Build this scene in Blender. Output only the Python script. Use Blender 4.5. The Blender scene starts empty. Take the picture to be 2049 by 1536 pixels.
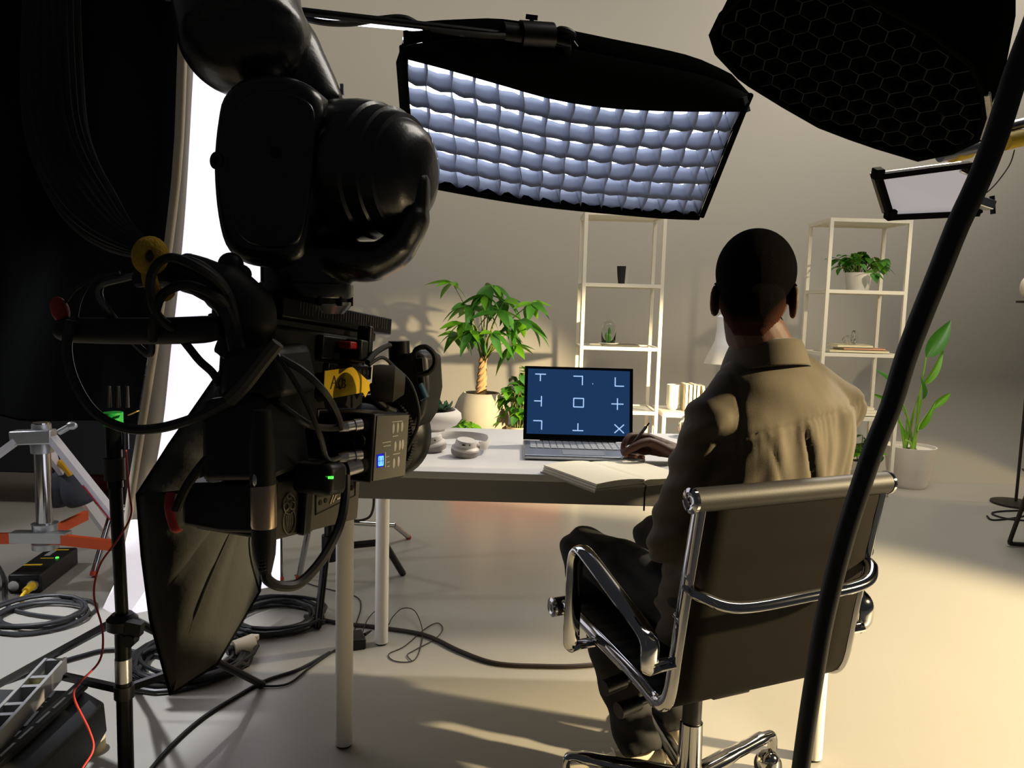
import bpy, bmesh, math, random
import numpy as np
from mathutils import Vector, Matrix, noise
S = bpy.context.scene
C = S.collection
PI = math.pi

# ------------------------------------------------------------------ camera
HC = 1.16                                # camera height above the studio floor
FPX = 1540.0                             # focal length in pixels of the 2049 x 1536 frame
PITCH, ROLL = math.radians(5.86), math.radians(1.58)
FW = Vector((0, math.cos(PITCH), -math.sin(PITCH)))
U0 = Vector((0, math.sin(PITCH), math.cos(PITCH))); R0 = Vector((1, 0, 0))
RT = R0 * math.cos(ROLL) + U0 * math.sin(ROLL)
UP = U0 * math.cos(ROLL) - R0 * math.sin(ROLL)
EYE = Vector((0, 0, HC))
cd = bpy.data.cameras.new('camera'); cam = bpy.data.objects.new('camera', cd); C.objects.link(cam)
m3 = Matrix((RT, UP, -FW)).transposed()
cam.matrix_world = Matrix.Translation(EYE) @ m3.to_4x4()
cd.sensor_fit = 'HORIZONTAL'; cd.sensor_width = 36.0; cd.lens = 36.0 * FPX / 2049.0
cd.clip_start = 0.02; cd.clip_end = 60
S.camera = cam

def ray(px, py): return FW + RT * ((px - 1024.5) / FPX) - UP * ((py - 768.0) / FPX)
def P(px, py, Y):                        # the point of that pixel's line of sight at world depth Y
    d = ray(px, py); return EYE + d * (Y / d.y)
def G(px, py, Z=0.0):                    # ... at world height Z (floor, desk top, shelf board)
    d = ray(px, py); return EYE + d * ((Z - HC) / d.z)
def onplane(px, py, p0, n):
    d = ray(px, py); n = Vector(n); return EYE + d * ((Vector(p0) - EYE).dot(n) / d.dot(n))

# ------------------------------------------------------------------ light
S.view_settings.view_transform = 'Standard'; S.view_settings.look = 'None'
S.view_settings.gamma = 1.0; S.view_settings.use_curve_mapping = False
S.view_settings.exposure = 0.0
W = bpy.data.worlds.new('studio_dark'); S.world = W; W.use_nodes = True
W.node_tree.nodes['Background'].inputs[0].default_value = (0.9, 0.92, 1.0, 1)
W.node_tree.nodes['Background'].inputs[1].default_value = 0.034

def light(name, kind, loc, target, power, col, **k):
    l = bpy.data.lights.new(name, kind); l.energy = power; l.color = col
    for a, b in k.items(): setattr(l, a, b)
    o = bpy.data.objects.new(name, l); C.objects.link(o); o.location = loc
    o.rotation_euler = (Vector(target) - Vector(loc)).to_track_quat('-Z', 'Y').to_euler()
    return o
WARM = (1.0, 0.79, 0.46)
KEY = Vector((4.6, 0.95, 2.4))
light('key_spot', 'SPOT', KEY, (0.95, 2.35, 0.20), 3400, WARM, spot_size=math.radians(48), spot_blend=0.5, shadow_soft_size=0.08)
light('desk_spot', 'SPOT', (2.3, 3.6, 3.2), (0.30, 2.05, 0.74), 430, (1.0, 0.88, 0.70), spot_size=math.radians(26), spot_blend=0.35, shadow_soft_size=0.05)
light('set_spot', 'SPOT', (3.25, 2.0, 1.40), (0.35, 5.0, 0.42), 2300, (1.0, 0.80, 0.48), spot_size=math.radians(24), spot_blend=0.5, shadow_soft_size=0.05)
light('wall_wash', 'AREA', (-1.3, 2.5, 4.9), (-1.5, 6.0, 2.8), 62, (1.0, 0.92, 0.82), shape='RECTANGLE', size=4.6, size_y=0.8, spread=math.radians(110))
light('stage_left_spot', 'SPOT', (-2.2, 2.0, 3.2), (-1.75, 2.15, 0.0), 560, (0.93, 0.95, 1.0), spot_size=math.radians(35), spot_blend=0.18, shadow_soft_size=0.08)
light('left_rear_spot', 'SPOT', (-3.3, 2.75, 2.0), (-1.75, 3.1, 0.35), 75, (0.95, 0.96, 1.0), spot_size=math.radians(56), spot_blend=0.5, shadow_soft_size=0.1)
light('shelf_spot', 'SPOT', (3.2, 2.3, 2.2), (2.25, 4.9, 0.95), 150, (1.0, 0.86, 0.60), spot_size=math.radians(34), spot_blend=0.7, shadow_soft_size=0.06)
light('overhead_fill', 'AREA', (2.9, 3.9, 4.8), (2.3, 4.2, 0.0), 150, (1.0, 0.93, 0.83), shape='RECTANGLE', size=4.0, size_y=1.6)
light('far_floor_spot', 'SPOT', (5.4, 4.5, 2.4), (3.15, 5.25, 0.0), 170, WARM, spot_size=math.radians(22), spot_blend=0.4, shadow_soft_size=0.06)

# ------------------------------------------------------------------ materials
def lin(c):
    if isinstance(c, str): c = [int(c[i:i + 2], 16) / 255 for i in (0, 2, 4)]
    return tuple(x / 12.92 if x <= 0.04045 else ((x + 0.055) / 1.055) ** 2.4 for x in c)
MATS = {}
def mat(name, col='808080', rough=0.5, metal=0.0, var=0.06, scale=18.0, bump=0.0, bscale=120.0, emit=None, estr=0.0,
        trans=0.0, ior=1.45, alpha=1.0, coat=0.0, sheen=0.0, transl=0.0, spec=0.5):
    if name in MATS: return MATS[name]
    m = bpy.data.materials.new(name); m.use_nodes = True; nt = m.node_tree; b = nt.nodes['Principled BSDF']
    c = lin(col)
    if var > 0:
        tc = nt.nodes.new('ShaderNodeTexCoord'); nz = nt.nodes.new('ShaderNodeTexNoise'); nz.inputs['Scale'].default_value = scale
        nz.inputs['Detail'].default_value = 5
        mx = nt.nodes.new('ShaderNodeMix'); mx.data_type = 'RGBA'
        mx.inputs[6].default_value = tuple(x * (1 - var) for x in c) + (1,)
        mx.inputs[7].default_value = tuple(min(1, x * (1 + var)) for x in c) + (1,)
        nt.links.new(tc.outputs['Object'], nz.inputs['Vector']); nt.links.new(nz.outputs['Fac'], mx.inputs[0])
        nt.links.new(mx.outputs[2], b.inputs['Base Color'])
    else: b.inputs['Base Color'].default_value = c + (1,)
    b.inputs['Roughness'].default_value = rough; b.inputs['Metallic'].default_value = metal
    b.inputs['Specular IOR Level'].default_value = spec
    b.inputs['IOR'].default_value = ior; b.inputs['Transmission Weight'].default_value = trans
    b.inputs['Alpha'].default_value = alpha; b.inputs['Coat Weight'].default_value = coat; b.inputs['Sheen Weight'].default_value = sheen
    if emit is not None:
        b.inputs['Emission Color'].default_value = lin(emit) + (1,); b.inputs['Emission Strength'].default_value = estr
    if bump > 0:
        tc = nt.nodes.new('ShaderNodeTexCoord'); nz = nt.nodes.new('ShaderNodeTexNoise'); nz.inputs['Scale'].default_value = bscale
        nz.inputs['Detail'].default_value = 4
        bp = nt.nodes.new('ShaderNodeBump'); bp.inputs['Strength'].default_value = bump; bp.inputs['Distance'].default_value = 0.01
        nt.links.new(tc.outputs['Object'], nz.inputs['Vector']); nt.links.new(nz.outputs['Fac'], bp.inputs['Height'])
        nt.links.new(bp.outputs['Normal'], b.inputs['Normal'])
    if transl > 0:
        t = nt.nodes.new('ShaderNodeBsdfTranslucent'); t.inputs[0].default_value = c + (1,)
        mx = nt.nodes.new('ShaderNodeMixShader'); mx.inputs[0].default_value = transl
        out = nt.nodes['Material Output']
        nt.links.new(b.outputs[0], mx.inputs[1]); nt.links.new(t.outputs[0], mx.inputs[2]); nt.links.new(mx.outputs[0], out.inputs[0])
    MATS[name] = m; return m

# ------------------------------------------------------------------ mesh building
def V(*a): return Vector(a[0]) if len(a) == 1 else Vector(a)
def frame(t, up=(0, 0, 1)):
    t = V(t).normalized(); up = V(up)
    if abs(t.dot(up.normalized())) > 0.98: up = V(0, 1, 0) if abs(t.y) < 0.9 else V(1, 0, 0)
    x = t.cross(up).normalized(); return x, x.cross(t).normalized(), t
def smooth_pts(pts, k=6, closed=False):   # Catmull-Rom through the given points
    pts = [V(p) for p in pts]; n = len(pts)
    if n < 3: return pts
    out = []
    rng = range(n) if closed else range(n - 1)
    for i in rng:
        if closed: a, b, c, d = pts[(i - 1) % n], pts[i], pts[(i + 1) % n], pts[(i + 2) % n]
        else: a, b, c, d = pts[max(i - 1, 0)], pts[i], pts[i + 1], pts[min(i + 2, n - 1)]
        for j in range(k):
            t = j / k
            out.append(0.5 * ((2 * b) + (c - a) * t + (2 * a - 5 * b + 4 * c - d) * t * t + (3 * b - a - 3 * c + d) * t ** 3))
    if not closed: out.append(pts[-1])
    return out

class MB:
    def __init__(s): s.v = []; s.f = []
    def add(s, vs, fs):
        o = len(s.v); s.v += [tuple(v) for v in vs]; s.f += [tuple(i + o for i in f) for f in fs]; return s
    def box(s, c, size, R=None):
        c = V(c); h = [x / 2 for x in size]
        vs = [V(x * h[0], y * h[1], z * h[2]) for x in (-1, 1) for y in (-1, 1) for z in (-1, 1)]
        if R is not None: vs = [R @ v for v in vs]
        return s.add([c + v for v in vs], [(0, 1, 3, 2), (4, 6, 7, 5), (0, 4, 5, 1), (2, 3, 7, 6), (0, 2, 6, 4), (1, 5, 7, 3)])
    def bar(s, a, b, w, h, up=(0, 0, 1)):          # a rectangular bar from a to b, w across, h along up
        a, b = V(a), V(b); x, u, t = frame(b - a, up)
        vs = [p + x * (i * w / 2) + u * (j * h / 2) for p in (a, b) for i, j in ((-1, -1), (1, -1), (1, 1), (-1, 1))]
        return s.add(vs, [(0, 1, 2, 3), (7, 6, 5, 4), (0, 4, 5, 1), (1, 5, 6, 2), (2, 6, 7, 3), (3, 7, 4, 0)])
    def tube(s, pts, r, n=10, closed=False, cap=True, flat=None, up=None):
        pts = [V(p) for p in pts]; m = len(pts); rs = r if isinstance(r, (list, tuple)) else [r] * m
        T = []
        for i in range(m):
            a = pts[(i - 1) % m] if (closed or i > 0) else pts[i]; b = pts[(i + 1) % m] if (closed or i < m - 1) else pts[i]
            t = b - a; T.append(t.normalized() if t.length > 1e-9 else V(0, 0, 1))
        x, u, _ = frame(T[0], up or (0, 0, 1)); vs = []
        fr = flat if flat else (1, 1)
        for i in range(m):
            if i > 0:
                if up is not None: x, u, _ = frame(T[i], up)
                else:
                    x = (x - T[i] * x.dot(T[i]))
                    x = x.normalized() if x.length > 1e-6 else frame(T[i])[0]
                    u = x.cross(T[i]).normalized()
            for k in range(n):
                a = 2 * PI * k / n; vs.append(pts[i] + x * (math.cos(a) * rs[i] * fr[0]) + u * (math.sin(a) * rs[i] * fr[1]))
        fs = []
        for i in range(m if closed else m - 1):
            j = (i + 1) % m
            for k in range(n):
                l = (k + 1) % n; fs.append((i * n + k, i * n + l, j * n + l, j * n + k))
        if cap and not closed: fs += [tuple(range(n))[::-1], tuple((m - 1) * n + k for k in range(n))]
        return s.add(vs, fs)
    def cyl(s, a, b, r, r2=None, n=20): return s.tube([a, b], [r, r if r2 is None else r2], n)
    def lathe(s, prof, o=(0, 0, 0), axis=(0, 0, 1), n=24, cap=True):   # prof: (radius, height along axis)
        x, u, t = frame(axis, (0, 1, 0) if abs(V(axis).normalized().z) > .9 else (0, 0, 1)); o = V(o)
        vs = [o + t * h + (x * math.cos(2 * PI * k / n) + u * math.sin(2 * PI * k / n)) * r for r, h in prof for k in range(n)]
        fs = [(i * n + k, i * n + (k + 1) % n, (i + 1) * n + (k + 1) % n, (i + 1) * n + k) for i in range(len(prof) - 1) for k in range(n)]
        if cap: fs += [tuple(range(n))[::-1], tuple((len(prof) - 1) * n + k for k in range(n))]
        return s.add(vs, fs)
    def ell(s, c, r, R=None, nu=16, nv=10):
        c = V(c); vs = []
        for i in range(nv + 1):
            th = PI * i / nv
            for k in range(nu):
                a = 2 * PI * k / nu; v = V(r[0] * math.sin(th) * math.cos(a), r[1] * math.sin(th) * math.sin(a), r[2] * math.cos(th))
                vs.append(c + (R @ v if R is not None else v))
        fs = [(i * nu + k, i * nu + (k + 1) % nu, (i + 1) * nu + (k + 1) % nu, (i + 1) * nu + k) for i in range(nv) for k in range(nu)]
        return s.add(vs, fs)
    def prism(s, pts, vec):                         # a planar outline pushed along vec
        pts = [V(p) for p in pts]; vec = V(vec); n = len(pts)
        return s.add(pts + [p + vec for p in pts], [tuple(range(n)), tuple(range(2 * n - 1, n - 1, -1))] +
                     [(i, i + n, (i + 1) % n + n, (i + 1) % n) for i in range(n)])
    def grid(s, rows, closed=False, thick=0.0):     # a quad sheet from rows of points
        n = len(rows[0]); vs = [p for r in rows for p in r]
        fs = [(i * n + k, i * n + (k + 1) % n, (i + 1) * n + (k + 1) % n, (i + 1) * n + k)
              for i in range(len(rows) - 1) for k in range(n if closed else n - 1)]
        return s.add(vs, fs)
    def mesh(s, name, off=None):
        me = bpy.data.meshes.new(name); o = V(off) if off is not None else V(0, 0, 0)
        me.from_pydata([(v[0] - o.x, v[1] - o.y, v[2] - o.z) for v in s.v], [], s.f); me.update()
        bm = bmesh.new(); bm.from_mesh(me); bmesh.ops.remove_doubles(bm, verts=bm.verts, dist=1e-6)
        bmesh.ops.recalc_face_normals(bm, faces=bm.faces); bm.to_mesh(me); bm.free(); return me
    def build(s, name, m, parent=None, smooth=35, bevel=0.0, seg=2, solid=0.0, sub=0, label=None):
        if parent is not None:
            r = parent
            while r.parent is not None: r = r.parent
            off = V(r.location)
        else:
            a = np.array(s.v); off = V((a[:, 0].min() + a[:, 0].max()) / 2, (a[:, 1].min() + a[:, 1].max()) / 2, a[:, 2].min())
        me = s.mesh(name, off); o = bpy.data.objects.new(name, me); C.objects.link(o)
        o.parent = parent
        if parent is None: o.location = off
        me.materials.append(m)
        if smooth:
            me.polygons.foreach_set('use_smooth', [True] * len(me.polygons)); me.set_sharp_from_angle(angle=math.radians(smooth))
        if solid: d = o.modifiers.new('solid', 'SOLIDIFY'); d.thickness = solid; d.offset = 0
        if bevel: d = o.modifiers.new('bevel', 'BEVEL'); d.width = bevel; d.segments = seg; d.limit_method = 'ANGLE'; d.angle_limit = math.radians(40)
        if sub: d = o.modifiers.new('sub', 'SUBSURF'); d.levels = sub; d.render_levels = sub
        if label: o['label'] = label
        return o
def tag(o, label, cat, group=None):
    o['label'] = label; o['category'] = cat
    if group: o['group'] = group
    return o
def thing(name, label, cat, loc, group=None):
    o = bpy.data.objects.new(name, None); C.objects.link(o); o.location = loc; o.empty_display_size = 0.05
    return tag(o, label, cat, group)
def structure(o): o['kind'] = 'structure'; return o
def inst(me, name, parent, M):                     # a linked-mesh piece under its thing
    o = bpy.data.objects.new(name, me); C.objects.link(o); o.parent = parent
    r = parent
    while r.parent is not None: r = r.parent
    o.matrix_local = Matrix.Translation(-V(r.location)) @ M; return o
def basis(o, x, y, z):
    return Matrix.Translation(V(o)) @ Matrix((V(x), V(y), V(z))).transposed().to_4x4()
def text(body, name, m, parent, o, right, up, size, depth=0.0004):
    cu = bpy.data.curves.new(name, 'FONT'); cu.body = body; cu.size = size; cu.extrude = depth; cu.align_x = 'CENTER'; cu.align_y = 'CENTER'
    t = bpy.data.objects.new(name, cu); C.objects.link(t)
    dg = bpy.context.evaluated_depsgraph_get(); me = bpy.data.meshes.new_from_object(t.evaluated_get(dg)); bpy.data.objects.remove(t)
    me.materials.clear(); me.materials.append(m); right, up = V(right).normalized(), V(up)
    up = (up - right * up.dot(right)).normalized()
    return inst(me, name, parent, basis(o, right, up, right.cross(up)))
def rotz(a): return Matrix.Rotation(a, 3, 'Z')
def cable(name, label, pts, r, m, k=7, n=8, group=None, cat='cable'):
    o = MB().tube(smooth_pts(pts, k), r, n).build(name, m); return tag(o, label, cat, group)

# shared materials
M_white = mat('white_powder_coat', 'e9e6df', 0.45, var=0.02)
M_black = mat('black_plastic', '0b0c0d', 0.45, var=0.1)
M_gloss = mat('black_gloss_paint', '08090a', 0.30, var=0.1, bump=0.05, bscale=220, coat=0.2)
M_rub = mat('black_rubber', '0c0c0d', 0.6, var=0.15)
M_chrome = mat('chrome', 'b4b4b6', 0.08, 1.0, var=0.0)
M_steel = mat('brushed_steel', 'b9b9bb', 0.30, 1.0, var=0.05)
M_black_metal = mat('black_anodised_metal', '121314', 0.38, 0.6, var=0.08)
M_black_cloth = mat('black_cloth', '0a0b0a', 0.95, var=0.2, scale=60, spec=0.0)
M_orange = mat('orange_paint', 'd2501c', 0.45, var=0.05)
M_redtip = mat('red_rubber_tip', 'b8402c', 0.5)
M_soil = mat('potting_soil', '2c2018', 0.95, var=0.5, scale=60, bump=0.8, bscale=90)
M_leaf = mat('green_leaf', '3f7a22', 0.42, var=0.25, scale=9, transl=0.25)
M_leaf2 = mat('bright_green_leaf', '6aa81f', 0.42, var=0.2, scale=9, transl=0.3)
M_glass = mat('clear_glass', 'f4f6f4', 0.02, trans=1.0, var=0.0, ior=1.3)
# ================================================================== the studio shell
M_floor = mat('grey_studio_floor_paint', '9b9890', 0.34, var=0.05, scale=2.2, bump=0.02, bscale=30)
M_wall = mat('grey_studio_wall_paint', '9a958a', 0.75, var=0.03, scale=1.5)
structure(MB().box((0.5, 1.15, -0.05), (12.0, 8.3, 0.1)).build('floor', M_floor, smooth=0))
rows = []
prof = [(5.3, 0.0)] + [(5.3 + 0.7 * math.sin(a), 0.7 - 0.7 * math.cos(a)) for a in [PI / 2 * i / 12 for i in range(1, 13)]] + [(6.0, 4.6)]
mb = MB(); mb.grid([[V(x, y, z) for x in (-5.5, 6.5)] for y, z in prof])
wb = structure(mb.build('wall_back', M_wall, smooth=40)); d = wb.modifiers.new('solid', 'SOLIDIFY'); d.thickness = 0.1
d.offset = -1 if wb.data.polygons[-1].normal.y < 0 else 1

# ================================================================== desk
DZ = 0.742
desk = thing('desk', 'long white table with round legs under the open laptop', 'desk', (0.2, 2.23, 0))
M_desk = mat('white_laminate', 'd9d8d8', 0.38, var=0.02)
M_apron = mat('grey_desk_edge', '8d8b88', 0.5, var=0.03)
DX0, DX1, DY0, DY1 = -0.47, 0.87, 1.885, 2.575
MB().box(((DX0 + DX1) / 2, (DY0 + DY1) / 2, DZ - 0.009), (DX1 - DX0, DY1 - DY0, 0.018)).build('table_top', M_desk, desk, bevel=0.002)
mb = MB()
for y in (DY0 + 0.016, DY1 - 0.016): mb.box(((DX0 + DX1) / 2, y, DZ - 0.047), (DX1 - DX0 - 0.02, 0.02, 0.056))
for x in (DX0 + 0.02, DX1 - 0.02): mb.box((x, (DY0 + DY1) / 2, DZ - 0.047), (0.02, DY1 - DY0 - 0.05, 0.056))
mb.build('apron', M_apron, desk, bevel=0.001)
nl, fl, nr = G(688, 1490), G(763, 1287), G(1626, 1517)
for p in (nl, fl, nr, V(nr.x, fl.y, 0)):
    lg = MB().lathe([(0.0225, 0.006), (0.0225, DZ - 0.075)], (p.x, p.y, 0), n=24).build('leg', M_white, desk)
    MB().lathe([(0.019, 0.0), (0.021, 0.006)], (p.x, p.y, 0), n=20).build('foot', M_rub, lg)

# ------------------------------------------------------------------ laptop
lap = thing('laptop', 'open silver laptop showing alignment marks on a blue screen', 'laptop', (0.203, 2.18, DZ))
M_alu = mat('silver_aluminium', 'b4b8bf', 0.32, 0.75, var=0.03)
LX0, LX1, LY0, LY1 = 0.038, 0.368, 2.06, 2.295
MB().box(((LX0 + LX1) / 2, (LY0 + LY1) / 2, DZ + 0.008), (LX1 - LX0, LY1 - LY0, 0.013)).build('base', M_alu, lap, bevel=0.004)
kb = MB().box((0.203, 2.218, DZ + 0.0150), (0.295, 0.115, 0.0012)).build('keyboard', mat('keyboard_well', '8d9097', 0.5, 0.3), lap)
mk = mat('light_grey_key', 'bcc0c6', 0.5, 0.2, var=0.0)
km = MB().box((0, 0, 0.0008), (0.0158, 0.0150, 0.0016)).mesh('key'); km.materials.append(mk)
for r in range(6):
    for c in range(15): inst(km, 'key', kb, Matrix.Translation((0.203 + (c - 7) * 0.0196, 2.169 + r * 0.0195, DZ + 0.0156)))
MB().box((0.203, 2.110, DZ + 0.0150), (0.115, 0.068, 0.0008)).build('touchpad', mat('touchpad', 'a2a6ad', 0.35, 0.4), lap)
MB().cyl((LX0 + 0.05, LY1 - 0.004, DZ + 0.014), (LX1 - 0.05, LY1 - 0.004, DZ + 0.014), 0.006, n=12).build('hinge', M_black_metal, lap)
tilt = math.radians(13); so = V(LX0, LY1 - 0.004, DZ + 0.016); sx = V(1, 0, 0); su = V(0, math.sin(tilt), math.cos(tilt)); sn = V(0, -math.cos(tilt), math.sin(tilt))
SW, SH = LX1 - LX0, 0.224
mb = MB(); mb.prism([so, so + sx * SW, so + sx * SW + su * SH, so + su * SH], -sn * 0.006)
lid = mb.build('lid', M_alu, lap, bevel=0.003)
e = sn * 0.0008
mb = MB(); mb.prism([so + e, so + sx * SW + e, so + sx * SW + su * SH + e, so + su * SH + e], -sn * 0.0012); mb.build('bezel', mat('black_screen_bezel', '060607', 0.15, var=0), lid)
ax0, ay0, aw, ah = 0.010, 0.018, SW - 0.020, SH - 0.026
def spt(u, v, dd=0.0): return so + sx * (ax0 + aw * u) + su * (ay0 + ah * (1 - v)) + sn * dd
mb = MB(); mb.prism([spt(0, 1, .0011), spt(1, 1, .0011), spt(1, 0, .0011), spt(0, 0, .0011)], sn * 0.0003)
M_scr = mat('blue_lit_screen', '0c1420', 0.2, var=0, emit='1d3a62', estr=0.85)
scr = mb.build('screen', M_scr, lid)
M_mark = mat('white_screen_mark', '8090a0', 0.3, var=0, emit='a9ccff', estr=0.95)
def mark(*segs):
    mb = MB()
    for (u0, v0, u1, v1) in segs: mb.bar(spt(u0, v0, .0017), spt(u1, v1, .0017), 0.0032, 0.0006, sn)
    mb.build('screen_mark', M_mark, scr, smooth=0)
mark((.070, .082, .176, .082), (.122, .082, .122, .19)); mark((.446, .099, .540, .099), (.535, .09, .535, .235))
mark((.634, .21, .640, .21)); mark((.857, .10, .857, .237), (.853, .235, .944, .235))
mark((.066, .497, .137, .497), (.137, .42, .137, .58)); mark((.451, .440, .551, .440), (.451, .573, .551, .573), (.453, .44, .453, .573), (.549, .44, .549, .573))
mark((.822, .511, .940, .511), (.881, .423, .881, .60)); mark((.062, .80, .148, .80), (.145, .80, .145, .935))
mark((.446, .934, .551, .934), (.498, .823, .498, .934)); mark((.855, .825, .947, .955), (.855, .955, .947, .825))

# ------------------------------------------------------------------ open notebook with ribbon
nb = thing('notebook', 'thick open cream notebook overhanging the desk edge under the writing hand', 'notebook', (0.29, 1.90, DZ))
M_page = mat('cream_paper', 'f3ecd6', 0.8, var=0.02); M_cover = mat('grey_cloth_cover', 'a39a8a', 0.8)
NL = V(0.195, 1.71, 0); e1 = V(0.5, -0.866, 0); e2 = V(0.866, 0.5, 0); NH, NN = 0.143, 0.225
def nbp(a, b, z): p = NL + e2 * a - e1 * b; return V(p.x, p.y, z)          # a across, b away from the near edge
for s0, s1 in ((-0.004, NH), (NH, 2 * NH + 0.004)):
    MB().prism([nbp(s0, -.004, DZ + .0005), nbp(s1, -.004, DZ + .0005), nbp(s1, NN + .004, DZ + .0005), nbp(s0, NN + .004, DZ + .0005)], (0, 0, 0.0025)).build('cover', M_cover, nb)
def block(a0, a1, hfun, name, n=14, z0=0.003):
    mb = MB(); top, bot = [], []
    for i in range(n + 1):
        a = a0 + (a1 - a0) * i / n; h = hfun(i / n); top.append((a, h)); bot.append(a)
    rows = []
    for b in (0, NN * .5, NN):
        rows.append([nbp(a, b, DZ + h) for a, h in top])
    mb.grid(rows); rows2 = [[nbp(a, b, DZ + z0) for a in bot] for b in (0, NN * .5, NN)]; mb.grid(rows2)
    for k in (0, -1): mb.grid([rows[k], rows2[k]])
    for k in (0, -1): mb.grid([[r[k] for r in rows], [r[k] for r in rows2]])
    return mb.build(name, M_page, nb)
for q in range(3):                                   # the left half in three loose sheaves
    t0, t1 = 0.003 + q * 0.006, 0.009 + q * 0.006
    block(0.002 * q, NH - 0.0005, lambda u, t1=t1, q=q: t1 - 0.0012 + 0.004 * math.sin(PI * u) * (q / 2) - 0.006 * max(0, u - .86) * 6 * .3, 'page_sheaf', z0=t0)
block(NH + 0.0005, 2 * NH, lambda u: 0.013 + 0.006 * math.exp(-u * 3.5) - 0.004 * max(0, .1 - u) * 10, 'page_sheaf', z0=0.003)
rb = MB(); pr = [nbp(NH, 0.05, DZ + .016), nbp(NH - .004, -0.006, DZ + .010), nbp(NH - .006, -.009, DZ - .01), nbp(NH - .005, -.008, DZ - 0.055)]
rb.tube(smooth_pts(pr, 5), 0.0024, 6, flat=(1, .3)); rb.build('ribbon_bookmark', mat('dark_ribbon', '2a1e18', 0.8), nb)

# ------------------------------------------------------------------ headphones
hp = thing('headphones', 'pale grey over-ear headphones lying folded left of the laptop', 'headphones', (G(905, 905, DZ).x, G(905, 905, DZ).y, DZ))
M_hp = mat('pale_grey_plastic', 'd8d2ca', 0.45, var=0.02); M_pad = mat('grey_leather_pad', '9a948e', 0.6)
c1, c2 = G(868, 902, DZ), G(929, 912, DZ)
def cup(c, tilt):
    ax = V(math.sin(tilt) * .3, -.12, 1).normalized()
    p = MB().lathe([(0.030, 0.003), (0.037, 0.006), (0.039, 0.014), (0.037, 0.021)], c, ax, 28).build('ear_pad', M_pad, hp)
    s = MB().lathe([(0.0385, 0.021), (0.0375, 0.026), (0.030, 0.031), (0.029, 0.043), (0.026, 0.047)], c, ax, 28).build('ear_cup', M_hp, hp)
    MB().box(c + ax * 0.037 + V(-.004, -.0295, 0), (0.009, 0.003, 0.003)).build('button', M_black, s)
    MB().box(c + ax * 0.037 + V(.012, -.027, 0), (0.003, 0.003, 0.004)).build('port', M_black, s)
cup(c1, -0.6); cup(c2, 0.4)
hb = [c1 + V(-.01, .030, .030), c1 + V(.006, .075, .030), c1 + V(.05, .115, .028), c1 + V(.115, .115, .026), c1 + V(.150, .075, .025), c2 + V(.060, .035, .026), c2 + V(.040, .006, .030)]
MB().tube(smooth_pts(hb, 8), 0.012, 10, flat=(.35, 1.0), up=(0, 0, 1)).build('headband', M_hp, hp)
MB().tube(smooth_pts([c2 + V(.05, .03, .028), c2 + V(.036, .004, .033), c2 + V(.020, -.012, .036)], 5), 0.006, 8).build('yoke', M_hp, hp)
MB().tube(smooth_pts([c1 + V(-.008, .033, .030), c1 + V(.000, .03, .036), c1 + V(.012, .012, .042)], 5), 0.006, 8).build('yoke', M_hp, hp)

# ------------------------------------------------------------------ plants
def leaf_mesh(name, L, Wd, m, bend=0.25, fold=0.18, n=6, tip=1.4, waves=0.0):
    mb = MB(); rows = []
    for i in range(n + 1):
        t = i / n; w = Wd / 2 * math.sin(PI * min(1, t ** 0.75) ** 1.0) ** 0.8 * (1 - 0.35 * t ** tip) + 0.0006
        y = L * t; z = -bend * L * t * t
        wv = waves * math.sin(t * 11)
        rows.append([V(-w, y, z + fold * w + wv), V(-w * .5, y, z + fold * w * .3), V(0, y, z), V(w * .5, y, z + fold * w * .3), V(w, y, z + fold * w - wv)])
    mb.grid(rows); me = mb.mesh(name); me.materials.append(m)
    me.polygons.foreach_set('use_smooth', [True] * len(me.polygons)); return me
def put_leaf(me, parent, base, direction, up=(0, 0, 1), s=1.0, roll=0.0, name='leaf'):
    x, u, t = frame(direction, up); M = basis(base, x, t, u) @ Matrix.Rotation(roll, 4, 'Y') @ Matrix.Diagonal((s, s, s, 1))
    return inst(me, name, parent, M)
M_bark = mat('pale_braided_bark', 'c8a070', 0.8, var=0.3, scale=40, bump=0.3)
M_stem = mat('green_stem', '6f7c34', 0.6)
M_pot_grey = mat('grey_stoneware', 'b3a996', 0.8, var=0.06)
random.seed(4)
# plant bench hidden behind the desk, seen as its reflection in the floor
bn = thing('plant_bench', 'low orange wooden bench behind the desk carrying the plants', 'bench', (0.0, 5.05, 0))
M_owood = mat('orange_oiled_wood', 'c8742c', 0.5, var=0.2, scale=6)
for i in range(3): MB().box((-0.02, 4.88 + i * 0.15, 0.235), (0.74, 0.14, 0.03)).build('plank', M_owood, bn, bevel=0.003)
for x in (-0.36, 0.32): MB().box((x, 5.03, 0.11), (0.04, 0.44, 0.22)).build('side_panel', M_owood, bn, bevel=0.003)
MB().box((-0.02, 4.83, 0.13), (0.66, 0.02, 0.18)).build('front_panel', M_owood, bn)
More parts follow.
